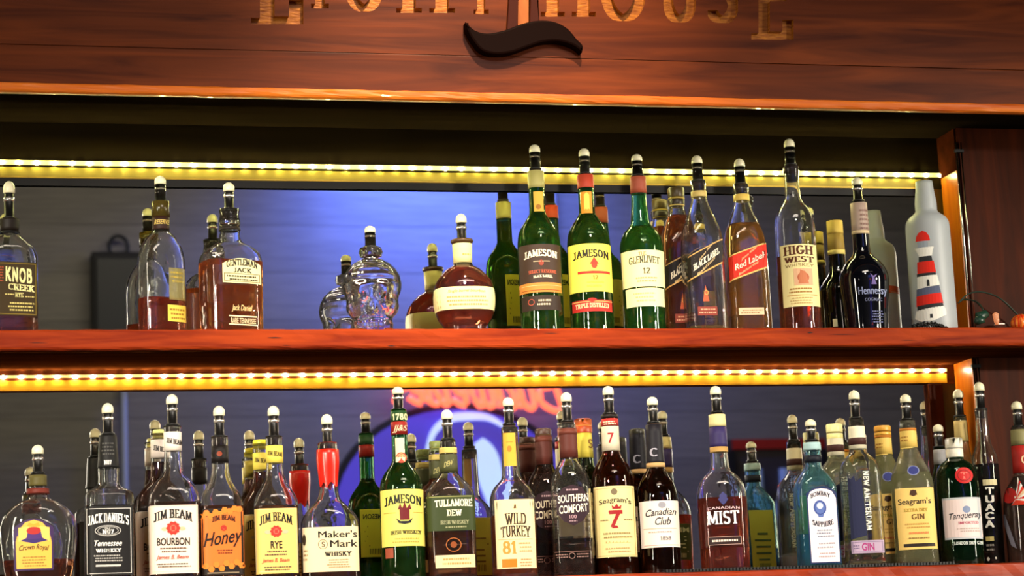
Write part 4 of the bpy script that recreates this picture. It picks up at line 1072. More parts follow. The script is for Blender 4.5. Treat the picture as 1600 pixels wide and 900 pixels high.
b.art([('t', 'Hennessy', 1342, 1385, 447, 463, '8a94b8', 'serifx'), ('t', 'COGNAC', 1352, 1378, 465, 470, '6a7090', 'serif'), ('p', [(1361, 444), (1369, 444), (1366, 434), (1371, 428), (1365, 431), (1360, 427), (1363, 435)], '6a5a9a'), ('b', 1362, 1380, 484, 505, 5, '5a6088'),
       ('sleeve', 316, 367, 'b09a8c', 'neck_foil', .0007), ('b', 1342, 1360, 325, 360, 5, '8a6a60'), ('sleeve', 362, 367, 'd8c098', 'foil_edge', .001)]).pourer(277, 316, 'b', True)
b = B('vodka_bottle', 'frosted bottle painted with a red and white lighthouse', 'bottle', 1461, UYR, 'U',
      [(284, 13, 2), (300, 14.5, 2), (318, 17, 2), (330, 17, 2), (335, 21, 2), (341, 29, 2), (349, 33.5, 2), (362, 34.5, 2), (511, 35, 2)], 'c8d4e0', .97, -6, rough=.38, gmat=mat('frosted_glass', 'dfe6ea', .45, trans=.55))
b.liquid('dfe8f0', 345, .2)
dk = '2a2c30'; wht = 'f0efe6'; rd = 'dc2414'
b.art([('p', [(1431, 375), (1453, 375), (1452, 368), (1448, 362), (1442, 359), (1436, 362), (1432, 368)], rd, 'painted_dome'), ('p', [(1435, 386), (1450, 386), (1450, 375), (1435, 375)], '9aa4b0', 'painted_lantern'), ('p', [(1437, 399), (1456, 399), (1458, 390), (1460, 385), (1429, 385), (1433, 390)], wht, 'painted_gallery'),
       ('p', [(1436, 408), (1457, 408), (1456, 399), (1437, 399)], dk, 'painted_windows'), ('p', [(1434, 426), (1462, 426), (1460, 407), (1435, 407)], rd, 'painted_band'), ('p', [(1434, 431), (1463, 431), (1462, 425), (1434, 425)], dk, 'painted_windows'),
       ('p', [(1434, 449), (1468, 445), (1465, 429), (1435, 430)], wht, 'painted_band'), ('p', [(1433, 461), (1470, 457), (1468, 446), (1434, 449)], '59607a', 'painted_band'), ('p', [(1433, 476), (1473, 474), (1471, 457), (1434, 460)], rd, 'painted_band'),
       ('p', [(1435, 483), (1474, 479), (1473, 473), (1435, 475)], dk, 'painted_windows'), ('p', [(1431, 494), (1440, 500), (1460, 500), (1478, 492), (1478, 484), (1475, 478), (1434, 482)], wht, 'painted_band'), ('p', [(1449, 446), (1453, 446), (1453, 438), (1451, 435), (1449, 438)], dk, 'painted_door'), ('p', [(1454, 496), (1458, 496), (1458, 490), (1454, 490)], dk, 'painted_door'),
       ('root',), ('r', 1438, 1440, 408, 426, 'f4b8a8'), ('back', 'c05a4a', 412, 424, 22, None, 'e8d0c8')])

# black bristly heap in front of the painted bottle
rr = random.Random(3); bm = bmesh.new(); q0 = P(1446, 511, -.185)
for k in range(260):
    u = rr.uniform(-1, 1); h = max(0, (1-u*u))*.0125*rr.random()**.6; r = rr.uniform(.0012, .0026)
    bmesh.ops.create_icosphere(bm, subdivisions=1, radius=r, matrix=Matrix.Translation((float(q0[0])+u*.043, -.191+rr.uniform(-.008, .008)*(1-abs(u)*.5), UZ+.002+h)))
me = bpy.data.meshes.new('black_gravel_heap'); bm.to_mesh(me); bm.free()
tag(link('black_gravel_heap', me, None, [mat('black_gravel', '0a0908', .7)]), 'low heap of black grit at the foot of the lighthouse bottle', 'heap', kind='stuff')

# string light on the right end of the upper shelf
gw = mat('green_plastic_wire', '142a1c', .5)
def W3(x, y, Y): q = P(x, y, Y); return (float(q[0]), Y, float(q[2]))
t = empty('string_light', W3(1540, 508, -.14)); o0 = np.array(t.location); tag(t, 'string light with green sockets and a clear bulb at the right end of the shelf', 'string light')
def loc_(p): return tuple(np.array(p)-o0)
tubeo('wire', [loc_(p) for p in smooth_path([W3(1497, 474, -.11), W3(1512, 460, -.115), W3(1530, 456, -.12), W3(1552, 461, -.125), W3(1570, 472, -.13), W3(1590, 492, -.12), W3(1604, 507, -.12)], 5)], .0016, gw, t, 6)
tubeo('wire', [loc_(p) for p in smooth_path([W3(1536, 484, -.14), W3(1531, 476, -.13), W3(1522, 470, -.12), W3(1506, 468, -.11), W3(1499, 472, -.11)], 5)], .0016, gw, t, 6)
def dirlathe(name, p0, p1, prof, m, parent, seg=14):
    a = Vector(p0); d = Vector(p1)-a; L = d.length
    o = lathe(name, [(z*L, r) for z, r in prof], m, parent, seg); o.location = a; o.rotation_euler = d.to_track_quat('Z', 'Y').to_euler(); return o
dirlathe('socket', loc_(W3(1527, 497, -.14)), loc_(W3(1543, 489, -.14)), [(0, .007), (.1, .0105), (.45, .009), (.9, .0075), (1, .004)], mat('green_socket', '16382a', .35), t)
dirlathe('socket', loc_(W3(1532, 506, -.145)), loc_(W3(1528, 494, -.145)), [(0, .0095), (.5, .0105), (1, .006)], mat('green_socket', '16382a', .35), t)
dirlathe('bulb', loc_(W3(1558, 507, -.15)), loc_(W3(1555, 488, -.15)), [(0, .003), (.25, .005), (.6, .0055), (.85, .0062), (1, .002)], mat('bulb_glass', 'f0c8a8', .1, trans=.7, emit='ff9a60', es=.25), t)
boxo('paper_tag', .018, .034, -.012, .002, -.0005, .0015, mat('white_tag', 'f0e8dc', .6), t)
# striped orange ball at the right edge
q = W3(1594, 492, -.15); rb = .0195
V = []; bm = bmesh.new(); bmesh.ops.create_uvsphere(bm, u_segments=40, v_segments=20, radius=rb)
for v in bm.verts:
    a = math.atan2(v.co.y, v.co.x); s_ = 1+.035*math.cos(10*a); v.co.x *= s_; v.co.y *= s_; v.co.z *= .93
me = bpy.data.meshes.new('pumpkin_ball'); bm.to_mesh(me); bm.free()
bo = link('pumpkin_ornament', me, None, [noise_mat('orange_red_streaks', 'd02c10', 'f08a30', (60, 60, 4), .3, .0, 3, 3, coat=.5, lo=.42, hi=.6)], True); bo.location = (q[0], q[1], UZ+rb*.93+.0005)
tag(bo, 'small glossy ribbed orange-red ball at the right edge of the upper shelf', 'ornament')

# ============================================================ lower ledge
b = B('whiskey_bottle', 'very wide faceted round bottle with a purple and gold arched label', 'bottle', 60, LYR, 'L',
      [(742, 13, 2), (764, 13.5, 2), (773, 14.5, 2), (780, 20, 2), (787, 34, 2.2), (796, 46, 2.4), (808, 55, 2.6), (824, 59.5, 2.8), (845, 59.5, 2.8), (890, 54, 2.8), (905, 51, 2.8)], CLR, .6, 2)
b.liquid('7a2c0c', 876)
b.art([('lab', 23, 83, 810, 891, '3a2450', 14), ('p', [(27, 888), (80, 888), (80, 846), (76, 828), (66, 816), (53, 812), (40, 816), (30, 828), (26, 846)], 'e8b44c'), ('p', [(30, 844), (53, 849), (77, 844), (68, 834), (38, 834)][::-1], '3a2868'), ('d', 53, 834, 26, 8, '4a2c70'), ('p', [(30, 824), (46, 822), (42, 840), (30, 846)][::-1], 'f0c864'), ('p', [(62, 822), (77, 824), (77, 846), (66, 840)][::-1], 'f0c864'),
       ('d', 53, 829, 11, 6, 'b02c28'), ('p', [(43, 822), (63, 822), (60, 816), (53, 819), (46, 816)], 'd8a030'), ('t', 'Crown Royal', 31, 76, 852, 863, '4a2c18', 'script', 2), ('b', 34, 73, 868, 886, 4, 'a07830'),
       ('sleeve', 764, 772, '6a2418', 'red_ring', .004), ('sleeve', 743, 760, '5a5228', 'neck_foil', .0008)])
b.pourer(695, 741, 'b')
for k in range(0):    # cut facets round the shoulder
    L = b.table(.11)[2]; V = []
    if 5 <= k <= 9 and False: continue
    zt, zm = b.bz(790), b.bz(822)
    a = -L/2+L*k/14+.002; w = L/14-.004
    if abs(a+w/2) < .042: continue
    pydata('facet', [b.surf(a+w*.15, zm-.03, .0006), b.surf(a+w*.5, zm-.045, .0008), b.surf(a+w*.85, zm-.03, .0006), b.surf(a+w, zm, .0004), b.surf(a, zm, .0004)], [(0, 1, 2, 3, 4)], mat('cut_glass', 'eef4ee', .03, trans=.6), b.root)

b = B('whiskey_bottle', 'square bottle with a black label and black neck wrap', 'bottle', 171, LYR, 'L',
      [(680, 13, 2), (692, 14, 2), (722, 15.5, 2), (733, 17, 2), (748, 16.5, 2), (758, 18, 2), (764, 25, 3), (770, 35, 5), (777, 38.8, 7), (900, 38.8, 7), (905, 38.8, 7)], CLR, .98, 4)
b.liquid('5a2408', 792)
b.art([('lab', 134, 207, 790, 899, '0e0c0b'), ('fr', 137, 204, 794, 896, 'd8d4cc', .9), ('t', "JACK DANIEL'S", 139, 201, 806, 821, 'f4f0e8', 'serifb', 5), ('ri', 169, 829, 20, 8.5, .9, 'd8d4cc'), ('ri', 169, 829, 16, 6.5, .6, 'd8d4cc'), ('t', 'OLD', 164, 174, 824, 826.5, 'e8e4dc', 'serif'), ('t', 'N07', 160, 178, 827, 834, 'f4f0e8', 'serifb'),
       ('t', 'Tennessee', 148, 190, 844, 853, 'f4f0e8', 'script'), ('t', 'WHISKEY', 150, 189, 857, 863, 'f4f0e8', 'serifb'), ('b', 145, 194, 866, 878, 3, 'b8b4ac'), ('r', 150, 188, 882, 885, 'c8c4bc'),
       ('sleeve', 680, 732, '0c0b0a', 'neck_sleeve', .0007), ('t', 'N07', 163, 174, 719, 726, 'e8e4dc', 'serifb'), ('b', 159, 178, 690, 712, 4, '4a4844'), ('back', '2a2824', 790, 890, 30, None, 'a8a49c')]).pourer(630, 680, 'b')

JB = [(666, 14, 2), (676, 13.5, 2), (705, 13.6, 2), (716, 14, 2), (735, 15.5, 2), (744, 19, 2.2), (752, 27, 2.5), (762, 34, 3.2), (774, 38.5, 4.5), (788, 40.5, 6), (905, 39.5, 6)]
b3 = B('whiskey_bottle', 'square-sided bottle with a pale pink label reading BOURBON and a white neck band', 'bottle', 273, LYR, 'L', JB, CLR, .9, 4)
b3.liquid('64260a', 787)
def jimbeam(cx, w, y0, col, word, ww, name_col='1c1814'):
    return [('lab', cx-w, cx+w, y0, 896, col), ('fr', cx-w+1, cx+w-1, y0+1, 893, 'd8c8a8' if col[0] == 'f' else 'c8a840', .8), ('t', 'JIM BEAM', cx-w*.78, cx+w*.78, y0+13, y0+27, name_col, 'serifb', 7),
            ('d', cx-13, y0+37, 5, 3, 'c8b890'), ('d', cx+14, y0+37, 5, 3, 'c8b890'), ('flower', cx, y0+36, w*.3, 'c83428', 'e07058'), ('t', word, cx-ww, cx+ww, y0+51, y0+63, '2a2018', 'bold'), ('b', cx-w*.6, cx+w*.6, y0+65, y0+75, 2, '6a5040'),
            ('t', 'James B. Beam', cx-w*.7, cx+w*.6, y0+78, y0+86, 'b84a3a', 'script'), ('b', cx-w*.7, cx+w*.7, y0+90, y0+98, 2, '5a4a3a')]
b3.art(jimbeam(271, 38, 789, 'f4dcc8', 'BOURBON', 25)+[('sleeve', 676, 705, 'f0e2d4', 'neck_label', .0006), ('t', 'JIM BEAM', 261, 284, 685, 693, '2a2420', 'serifb', -1, -4), ('back', 'e8d84c', 796, 890, 28, None, '8a7420')])
b3.pourer(616, 666, 'b')
HJ = [(682, 13.5, 2), (697, 13, 2), (724, 13, 2), (742, 14.5, 2), (752, 17.5, 2.1), (762, 23, 2.4), (772, 29.5, 3), (782, 33.5, 4), (794, 35.5, 5.5), (905, 34.5, 5.5)]
b4 = B('whiskey_bottle', 'bottle with an orange honeycomb label and black neck band', 'bottle', 347, LYR, 'L', HJ, CLR, .9, 4)
b4.liquid('7a3008', 792)
hx = []
rr = random.Random(2)
for i, (x, y) in enumerate(((318, 806), (324, 801), (331, 806), (338, 800), (345, 803), (352, 797), (360, 799), (367, 795), (374, 796), (322, 884), (330, 889), (338, 882), (346, 888), (353, 880), (361, 885), (369, 879), (376, 884))):
    hx.append(('d', x, y, 5.2, 5.2, 'e8802a', 6))
b4.art([('lab', 314, 381, 794, 898, '1c100a'), ('p', [(316, 886), (380, 880), (380, 798), (350, 802), (316, 808)], 'e4742a', 'printed_panel')]+hx+
       [('t', 'JIM BEAM', 332, 368, 808, 816, '3a1408', 'serifb', 4), ('flower', 350, 825, 5, 'b02c1c', 'e07050'), ('t', 'Honey', 319, 378, 829, 857, '1a0c06', 'script', 0, 8), ('b', 337, 364, 858, 866, 2, '7a3010'), ('r', 324, 372, 894, 896, '8a7a60'),
        ('sleeve', 697, 724, '140e0c', 'neck_label', .0006), ('d', 343, 709, 4, 4, '8a3a20'), ('back', '9a8a2c', 800, 885, 22, None, '2a2008')]).pourer(634, 684, 'b')
b5 = B('whiskey_bottle', 'bottle with a deep yellow label reading RYE', 'bottle', 433, LYR, 'L', HJ, CLR, .9, 4)
b5.liquid('64260a', 792)
b5.art(jimbeam(432, 32.5, 794, 'f2cc70', 'RYE', 9)+[('sleeve', 697, 724, 'ecd458', 'neck_label', .0006), ('t', 'JIM BEAM', 419, 440, 705, 712, '5a4a18', 'serifb', 0, -3), ('back', 'f0e02c', 796, 890, 26, None, '8a7420')]).pourer(634, 684, 'b')

b6 = B('whiskey_bottle', 'broad squat bottle with dripping red wax over its neck', 'bottle', 517, LYR, 'L',
      [(692, 15, 2), (703, 16, 2), (722, 16.5, 2), (745, 14.5, 2), (768, 15, 2), (780, 18, 2), (787, 24, 2.2), (796, 33, 2.5), (806, 41, 3), (818, 45.5, 4), (905, 46, 4)], CLR, .66, 3)
b6.liquid('6a2808', 858)
waxm = mat('red_wax', 'e0200e', .3, coat=.5)
def wax(o, y0, y1, seed):
    z1, z0 = o.bz(y0), o.bz(y1); rnd = random.Random(seed); n = 40; V = []; Fs = []; rows = 9
    dr = [0]*n
    for k in range(n): dr[k] = .006*(math.sin(k*.9+seed)+1)+(.022*rnd.random() if k % 5 == seed % 5 else 0)
    dr = [(dr[k-1]+2*dr[k]+dr[(k+1) % n])/4 for k in range(n)]
    L_ = []
    for j in range(rows+1):
        for k in range(n):
            zb = z0-dr[k]*1.0; z = z1-(z1-zb)*j/rows; a, bb, e = o.at(z)
            ex = .0014*(1-(j/rows)**6)+.0002; x, y = sec(a+ex, bb+ex, e, 2*PI*k/n); V.append((x, y, z))
    for j in range(rows):
        for k in range(n): Fs.append((j*n+k, (j+1)*n+k, (j+1)*n+(k+1) % n, j*n+(k+1) % n))
    top = len(V)
    for k in range(n): V.append((V[k][0]*.7, V[k][1]*.7, z1+.0006))
    for k in range(n): Fs.append((k, (k+1) % n, top+(k+1) % n, top+k))
    return pydata('wax_seal', V, Fs, waxm, o.root, True)
wax(b6, 703, 752, 3)
b6.art([('lab', 474, 560, 823, 893, 'eed8ac'), ('t', "Maker's", 498, 558, 829, 840, '1c1814', 'mixedb'), ('t', 'Mark', 516, 558, 844, 855, '1c1814', 'mixedb'), ('ri', 505, 850, 7.5, 7.5, .9, '7a6a50'), ('t', 'S', 503, 508, 846, 854, '7a6a50', 'serif'), ('t', 'WHISKY', 507, 549, 862, 869, '1c1814', 'serifb'), ('b', 508, 549, 873, 888, 4, 'a88a60'), ('d', 477, 842, 2.5, 9, '3a2c1c'), ('b', 475, 482, 856, 876, 3, 'a88a60'),
        ('back', 'e8c070', 826, 890, 30, None, '8a5a20')]).pourer(647, 698, 'b')

JL = [(640, 12.3, 2), (680, 12.6, 2), (718, 12.8, 2), (724, 14.5, 2), (732, 20, 2), (741, 26.5, 2), (750, 31, 2), (762, 33.8, 2), (780, 34.2, 2), (905, 34.2, 2)]
b7 = B('whiskey_bottle', 'green bottle with a yellow label, a cream neck strip and a red medallion', 'bottle', 631, LYR, 'L', JL, '2c9448', .97, 1)
b7.liquid('6a4a0c', 716)
b7.art([('lab', 596, 663, 764, 853, 'f2e26c'), ('t', 'JAMESON', 602, 659, 777, 791, '1c241c', 'serifb', 5), ('p', [(625, 812), (640, 812), (640, 796), (625, 796)], '6a1c20'), ('p', [(622, 796), (626, 786), (629, 794), (633, 784), (636, 794), (641, 787), (643, 796)], '6a1c20'), ('p', [(619, 809), (626, 814), (638, 814), (645, 809), (641, 817), (632, 819), (623, 817)], '1c1c28'), ('t', 'IRISH WHISKEY', 610, 657, 829, 835, '3a3a20', 'serifb', 1), ('b', 612, 656, 839, 849, 2, 'b8a448'), ('r', 601, 619, 800, 801, 'b8a448'), ('r', 646, 660, 800, 801, 'b8a448'),
        ('lab', 603, 615, 855, 871, 'a05038'), ('lab', 618, 632, 684, 722, 'f0e6b0'), ('root',), ('d', 627, 715, 8.5, 8.5, 'b8402e'), ('ri', 627, 715, 6.5, 6.5, 1, 'e8b078'), ('t', '3', 624.5, 629.5, 711, 719, 'e8b078', 'bold'),
        ('sleeve', 643, 658, '1c4020', 'green_band', .0006), ('t', '1780', 614, 636, 646, 656, 'd8d8a0', 'block'), ('sleeve', 660, 680, '8a2018', 'red_band', .0007), ('t', 'JJ&S', 614, 636, 664, 676, 'e8c8a0', 'script'), ('back', 'dce03c', 770, 850, 26, 'JAMESON', '3a4418')])
b7.pourer(604, 642, 'b', True)

b8 = B('whiskey_bottle', 'square-shouldered bottle with a dark green label and an embossed ring below it', 'bottle', 707, LYR, 'L',
      [(688, 12, 2), (700, 13, 2), (712, 13.5, 2), (738, 14, 2), (744, 17, 2), (752, 25, 2.2), (760, 32, 2.8), (769, 37, 4), (780, 38.5, 5), (905, 38, 5)], 'f6f8e8', .8, 3)
b8.liquid('7a3410', 826)
b8.art([('lab', 668, 743, 774, 829, '34401c'), ('r', 668, 743, 775, 776.5, '8a8a50'), ('t', 'TULLAMORE', 680, 738, 781, 792, 'f0eccc', 'serifb', 1), ('t', 'DEW', 698, 722, 796, 806, 'f0eccc', 'serifb'), ('t', 'IRISH WHISKEY', 688, 732, 813, 819, 'a8a880', 'serif'), ('b', 692, 728, 821, 826, 1, '9a9a70'),
        ('lab', 681, 742, 867, 887, 'ecd4a0'), ('b', 690, 736, 870, 884, 2, 'b89858'), ('root',), ('ri', 709, 851, 12, 11, 1.2, 'a86028'), ('d', 709, 851, 5, 5, '8a4418'),
        ('sleeve', 700, 709, 'c8b060', 'gold_ring', .001), ('sleeve', 711, 738, '4a4c2c', 'neck_foil', .0007), ('t', 'DEW', 694, 708, 720, 728, 'b0a868', 'script', 0, 5), ('back', '9aa038', 780, 850, 26, None, '3a4418')]).pourer(640, 688, 'b')

b9 = B('whiskey_bottle', 'long-necked bottle with a cream label numbered 81', 'bottle', 805, LYR, 'L',
      [(668, 12.8, 2), (700, 13.5, 2), (735, 14.5, 2), (748, 16, 2), (754, 21, 2), (760, 27, 2), (768, 32, 2.2), (778, 35.3, 3), (790, 36, 3.4), (905, 35.5, 3.4)], CLR, .85, 8)
b9.liquid('c05a14', 806)
b9.art([('lab', 775, 836, 780, 888, 'f2dca8'), ('t', 'WILD', 790, 823, 802, 820, '3a2818', 'serif', 1), ('t', 'TURKEY', 783, 829, 823, 840, '3a2818', 'serif', 2), ('t', '81', 785, 806, 845, 865, 'd8903c', 'serif'), ('b', 809, 830, 846, 864, 3, 'c8a070'), ('r', 783, 806, 873, 886, 'e07818'), ('b', 809, 831, 872, 886, 3, 'b89060'), ('p', [(804, 794), (808, 794), (808, 789), (806, 787)], '6a4a28'), ('r', 779, 831, 842, 842.7, 'c8a878'),
        ('lab', 787, 806, 676, 728, 'e0a838'), ('d', 796, 701, 3.5, 5, 'b87820'), ('r', 787, 806, 690, 691, 'b87820'), ('back', 'd8c848', 784, 880, 24, None, '8a6a20')]).pourer(621, 665, 'b')

SC_ = [(662, 12.5, 2), (672, 13.3, 2), (716, 13.8, 2), (724, 17, 2), (732, 22, 2.1), (742, 27, 2.4), (754, 30.5, 3), (768, 31.5, 4.5), (905, 32, 4.5)]
b11 = B('liqueur_bottle', 'clear bottle nearly empty with a dark oval label in white capitals', 'bottle', 897, LYR, 'L', SC_, CLR, .85, 4)
b11.liquid('3a140a', 843)
b11.art([('root',), ('p', [(870, 800), (870, 776), (880, 762), (895, 757), (910, 762), (920, 776), (920, 800), (910, 814), (895, 821), (880, 814)][::-1], '2c1620', 'label'), ('t', 'SOUTHERN', 872, 919, 773, 785, 'f0e8d0', 'bold', 1, 2), ('t', 'COMFORT', 874, 918, 788, 801, 'f0e8d0', 'bold', 0, 3), ('t', '100', 890, 901, 804, 810, 'b08a90', 'bold'), ('b', 884, 906, 762, 768, 1, 'a88a90'), ('b', 888, 903, 812, 816, 1, 'a88a90'),
         ('r', 868, 922, 861, 862, '7a5a50'), ('b', 869, 888, 864, 872, 2, '8a6a60'), ('b', 900, 921, 864, 872, 2, '8a6a60'), ('ri', 894, 868, 5, 5, 1, '8a6a60'), ('sleeve', 670, 716, '5a2a22', 'neck_foil', .0008), ('sleeve', 672, 680, '6a3428', 'foil_edge', .0012), ('back', 'd0b890', 770, 836, 22, None, '5a3a28')]).pourer(613, 660, 'b')

b13 = B('whiskey_bottle', 'dark amber bottle with a cream label bearing a large red 7', 'bottle', 964, LYR, 'L',
      [(648, 12.5, 2), (667, 13, 2), (705, 13.6, 2), (712, 15.5, 2), (720, 21, 2), (730, 27, 2), (742, 31.5, 2), (758, 33.3, 2), (905, 33.5, 2)], '6a3014', .97, 0)
b13.liquid('4a1c08', 712)
b13.art([('lab', 930, 993, 759, 870, 'f0dc98'), ('fr', 932, 991, 762, 868, 'c8a868', .8), ('d', 962, 768, 5, 5, '7a6a50'), ('t', "Seagram's", 938, 987, 780, 791, '3a3024', 'mixedb', 4), ('t', '7', 952, 972, 797, 824, 'a01c20', 'serifx'), ('r', 953, 973, 797, 803, 'a01c20'), ('p', [(958, 795), (971, 795), (972, 789), (968, 792), (965, 787), (961, 792), (957, 789)], 'a01c20'), ('p', [(956, 825), (966, 825), (964, 821), (958, 821)], 'a01c20'), ('b', 939, 952, 810, 814, 1, '8a7448'), ('b', 974, 988, 810, 814, 1, '8a7448'), ('b', 940, 986, 830, 842, 2, 'a08a58'), ('t', 'LLLLLLL', 946, 982, 845, 848, 'b89858', 'thin'), ('b', 944, 982, 854, 864, 2, 'b89c68'),
         ('sleeve', 667, 705, 'd8ccb0', 'neck_label', .0007), ('t', '7', 950, 959, 676, 692, 'a02028', 'serifx'), ('sleeve', 655, 666, 'b0302c', 'red_band', .0009), ('b', 941, 962, 657, 664, 2, 'f0e0c0'), ('sleeve', 648, 654, '201814', 'black_band', .0009), ('back', 'e0cc80', 765, 860, 24, None, '6a4a20')]).pourer(603, 648, 'b')

b14 = B('whiskey_bottle', 'dark bottle with a black neck sleeve and a white label in flowing script', 'bottle', 1033, LYR, 'L',
      [(664, 12.3, 2), (700, 13, 2), (731, 14, 2), (736, 16, 2), (743, 21, 2), (752, 26, 2), (762, 29.5, 2), (776, 32, 2), (905, 32, 2)], '4a2410', .97, 0)
b14.liquid('2a0e06', 738)
b14.art([('lab', 1001, 1061, 782, 855, 'f4e4d4'), ('d', 1036, 789, 6, 5, '9a98a0'), ('t', 'Canadian', 1010, 1057, 795, 806, '2c2830', 'script', 1, 2), ('t', 'Club', 1024, 1048, 808, 820, '2c2830', 'script'), ('r', 1006, 1056, 825, 826, 'c8a890'), ('b', 1012, 1054, 829, 833, 1, 'b89888'), ('t', '1858', 1031, 1047, 838, 844, '8a8080', 'serif'), ('r', 1006, 1058, 851, 852, 'd8a8a0'),
         ('sleeve', 664, 724, '16141c', 'neck_sleeve', .0007), ('t', 'C', 1016, 1027, 700, 713, 'a8a4b0', 'serif'), ('sleeve', 724, 731, 'c8a068', 'gold_band', .001), ('back', 'd8c8a8', 786, 850, 22, None, '5a4a38')]).pourer(620, 662, 'b')

b15 = B('whiskey_bottle', 'round-shouldered clear bottle of red-amber with white lettering printed straight on the glass', 'bottle', 1134, LYR, 'L',
      [(648, 12.5, 2), (668, 13.2, 2), (706, 13.6, 2), (730, 14.8, 2), (736, 17, 2), (742, 24, 2.1), (750, 31, 2.3), (760, 36, 2.6), (775, 39, 3), (905, 38, 3)], CLR, .8, 2)
b15.liquid('b43410', 779)
b15.art([('root',), ('p', [(1122, 780), (1130, 789), (1138, 780), (1130, 771)], '3c3c70'), ('p', [(1124, 774), (1130, 768), (1136, 774), (1134, 786), (1126, 786)], '3c3c70'), ('t', 'CANADIAN', 1106, 1155, 792, 796, 'f0d8d8', 'thin', 1), ('t', 'MIST', 1105, 1155, 798, 819, 'f8f0f0', 'serif'), ('r', 1107, 1158, 838, 851, '28100c'), ('b', 1111, 1154, 841, 848, 1, 'f0d8c8'), ('fr', 1107, 1158, 838, 851, 'c8a090', .7),
         ('sleeve', 648, 667, 'e0d498', 'neck_foil', .0007), ('sleeve', 668, 699, '342a5a', 'purple_band', .0007), ('sleeve', 699, 707, 'b89050', 'lace_band', .0008), ('back', '4a5024', 795, 855, 26, 'MIST', 'd8d8a0')]).pourer(603, 646, 'b')

b17 = B('gin_bottle', 'flat blue-tinted bottle with a white arched label and a blue portrait', 'bottle', 1281, LYR, 'L',
      [(692, 12.5, 2), (705, 13, 2), (724, 12.5, 2), (731, 14, 2.1), (738, 19, 2.6), (746, 25, 3.5), (754, 30, 4.5), (763, 33.5, 6), (905, 34.5, 6)], '7cc8e4', .72, 14)
b17.liquid('3a9cc8', 835)
b17.art([('lab', 1263, 1310, 760, 880, '1c2c5a', 10), ('p', [(1265, 878), (1308, 878), (1308, 778), (1303, 768), (1295, 764), (1286, 763), (1277, 764), (1269, 768), (1265, 778)], 'f6e8ea', 'printed_panel'), ('t', 'BOMBAY', 1269, 1300, 772, 779, '1c1c30', 'serifb', 5), ('d', 1283, 793, 10, 12, '5a70b0'), ('d', 1283, 790, 5, 5, 'c8d0e8'), ('p', [(1278, 801), (1289, 801), (1287, 808), (1280, 808)], '5a70b0'), ('ri', 1283, 793, 9, 11, 1.4, '3a4c90'), ('t', 'SAPPHIRE', 1270, 1302, 811, 819, '1c1c30', 'serifb', -4), ('b', 1274, 1302, 826, 840, 3, '8a90a0'), ('b', 1274, 1304, 846, 858, 2, 'b0a8b0'), ('b', 1276, 1304, 862, 872, 2, 'c0a8a8'),
         ('sleeve', 712, 723, '101420', 'black_ring', .0014), ('sleeve', 690, 704, 'a8c8c8', 'glass_collar', .0014), ('back', 'd4dc58', 772, 880, 22, None, '5a7a48')]).pourer(655, 690, 'b')

nam = [(656, 12, 2), (702, 13.2, 2), (708, 14.5, 2.1), (714, 20, 2.5), (722, 27, 3.2), (733, 31, 4.5), (745, 32, 5.5), (905, 32, 5.5)]
b18 = B('gin_bottle', 'clear angular bottle with a dark skyline strip and a small purple GIN plate', 'bottle', 1353, LYR, 'L', nam, 'f4f8e0', .95, 16)
b18.liquid('e4e8b0', 880)
b18.art([('root',), ('p', [(1327, 842), (1352, 836), (1349, 745), (1340, 752), (1338, 742), (1331, 748), (1328, 738)], '1c2040', 'printed_panel'), ('tv', 'NEW AMSTERDAM', 1351, 1360, 736, 828, 'f0f0e0', 'block'), ('lab', 1331, 1381, 844, 864, 'b8a0b8'), ('fr', 1333, 1379, 846, 862, '8a7898', .8), ('t', 'GIN', 1347, 1366, 848, 860, 'a83878', 'bold'), ('b', 1334, 1345, 850, 858, 2, '7a6a88'),
         ('sleeve', 667, 702, 'f0e8c8', 'neck_label', .0008), ('root',), ('sleeve', 685, 696, '4a2c28', 'dark_band', .0012), ('back', 'c8cc80', 760, 850, 14, None, '5a5a80')]).pourer(610, 655, 'b')
b19 = B('gin_bottle', 'pebbled pale yellow bottle with an orange-cream label and a small blue seal', 'bottle', 1434, LYR, 'L',
      [(658, 12.5, 2), (700, 13, 2), (708, 15.5, 2), (720, 21, 2), (733, 27, 2.1), (746, 31.5, 2.4), (758, 33.5, 3), (905, 33.5, 3)], 'fafbd8', .85, 7, gmat=bumpy(glass('f6f6c0', .02, 'pebbled_glass'), 330, .5, .0012))
b19.liquid('f2ec9c', 740)
b19.art([('lab', 1402, 1461, 762, 858, 'f4cc74'), ('d', 1430, 770, 5, 5, '4a3020'), ('p', [(1424, 773), (1436, 773), (1434, 765), (1430, 769), (1426, 765)], '4a3020'), ('t', "Seagram's", 1406, 1456, 778, 790, '2c2420', 'mixedb', 0, 1), ('t', 'EXTRA DRY', 1414, 1450, 794, 799, 'b89838', 'serif'), ('t', 'GIN', 1425, 1445, 803, 811, '6a4a20', 'serif'), ('b', 1414, 1452, 816, 826, 2, 'd0a050'), ('b', 1414, 1454, 829, 836, 1, 'e08a50'), ('b', 1418, 1452, 838, 843, 1, '9a7a40'), ('r', 1410, 1457, 849, 854, '2a2018'),
         ('root',), ('d', 1427, 735, 9, 7.5, '2c3478'), ('ri', 1427, 735, 9, 7.5, 1.2, '8a90b8'), ('lab', 1403, 1425, 671, 700, 'f0d070'), ('sleeve', 670, 700, 'ecc868', 'neck_label', .0007), ('b', 1404, 1420, 680, 690, 2, 'b07a30'), ('sleeve', 670, 674, 'c07828', 'orange_edge', .001), ('back', 'e8c860', 766, 856, 24, None, '8a5a20')]).pourer(616, 657, 'b')

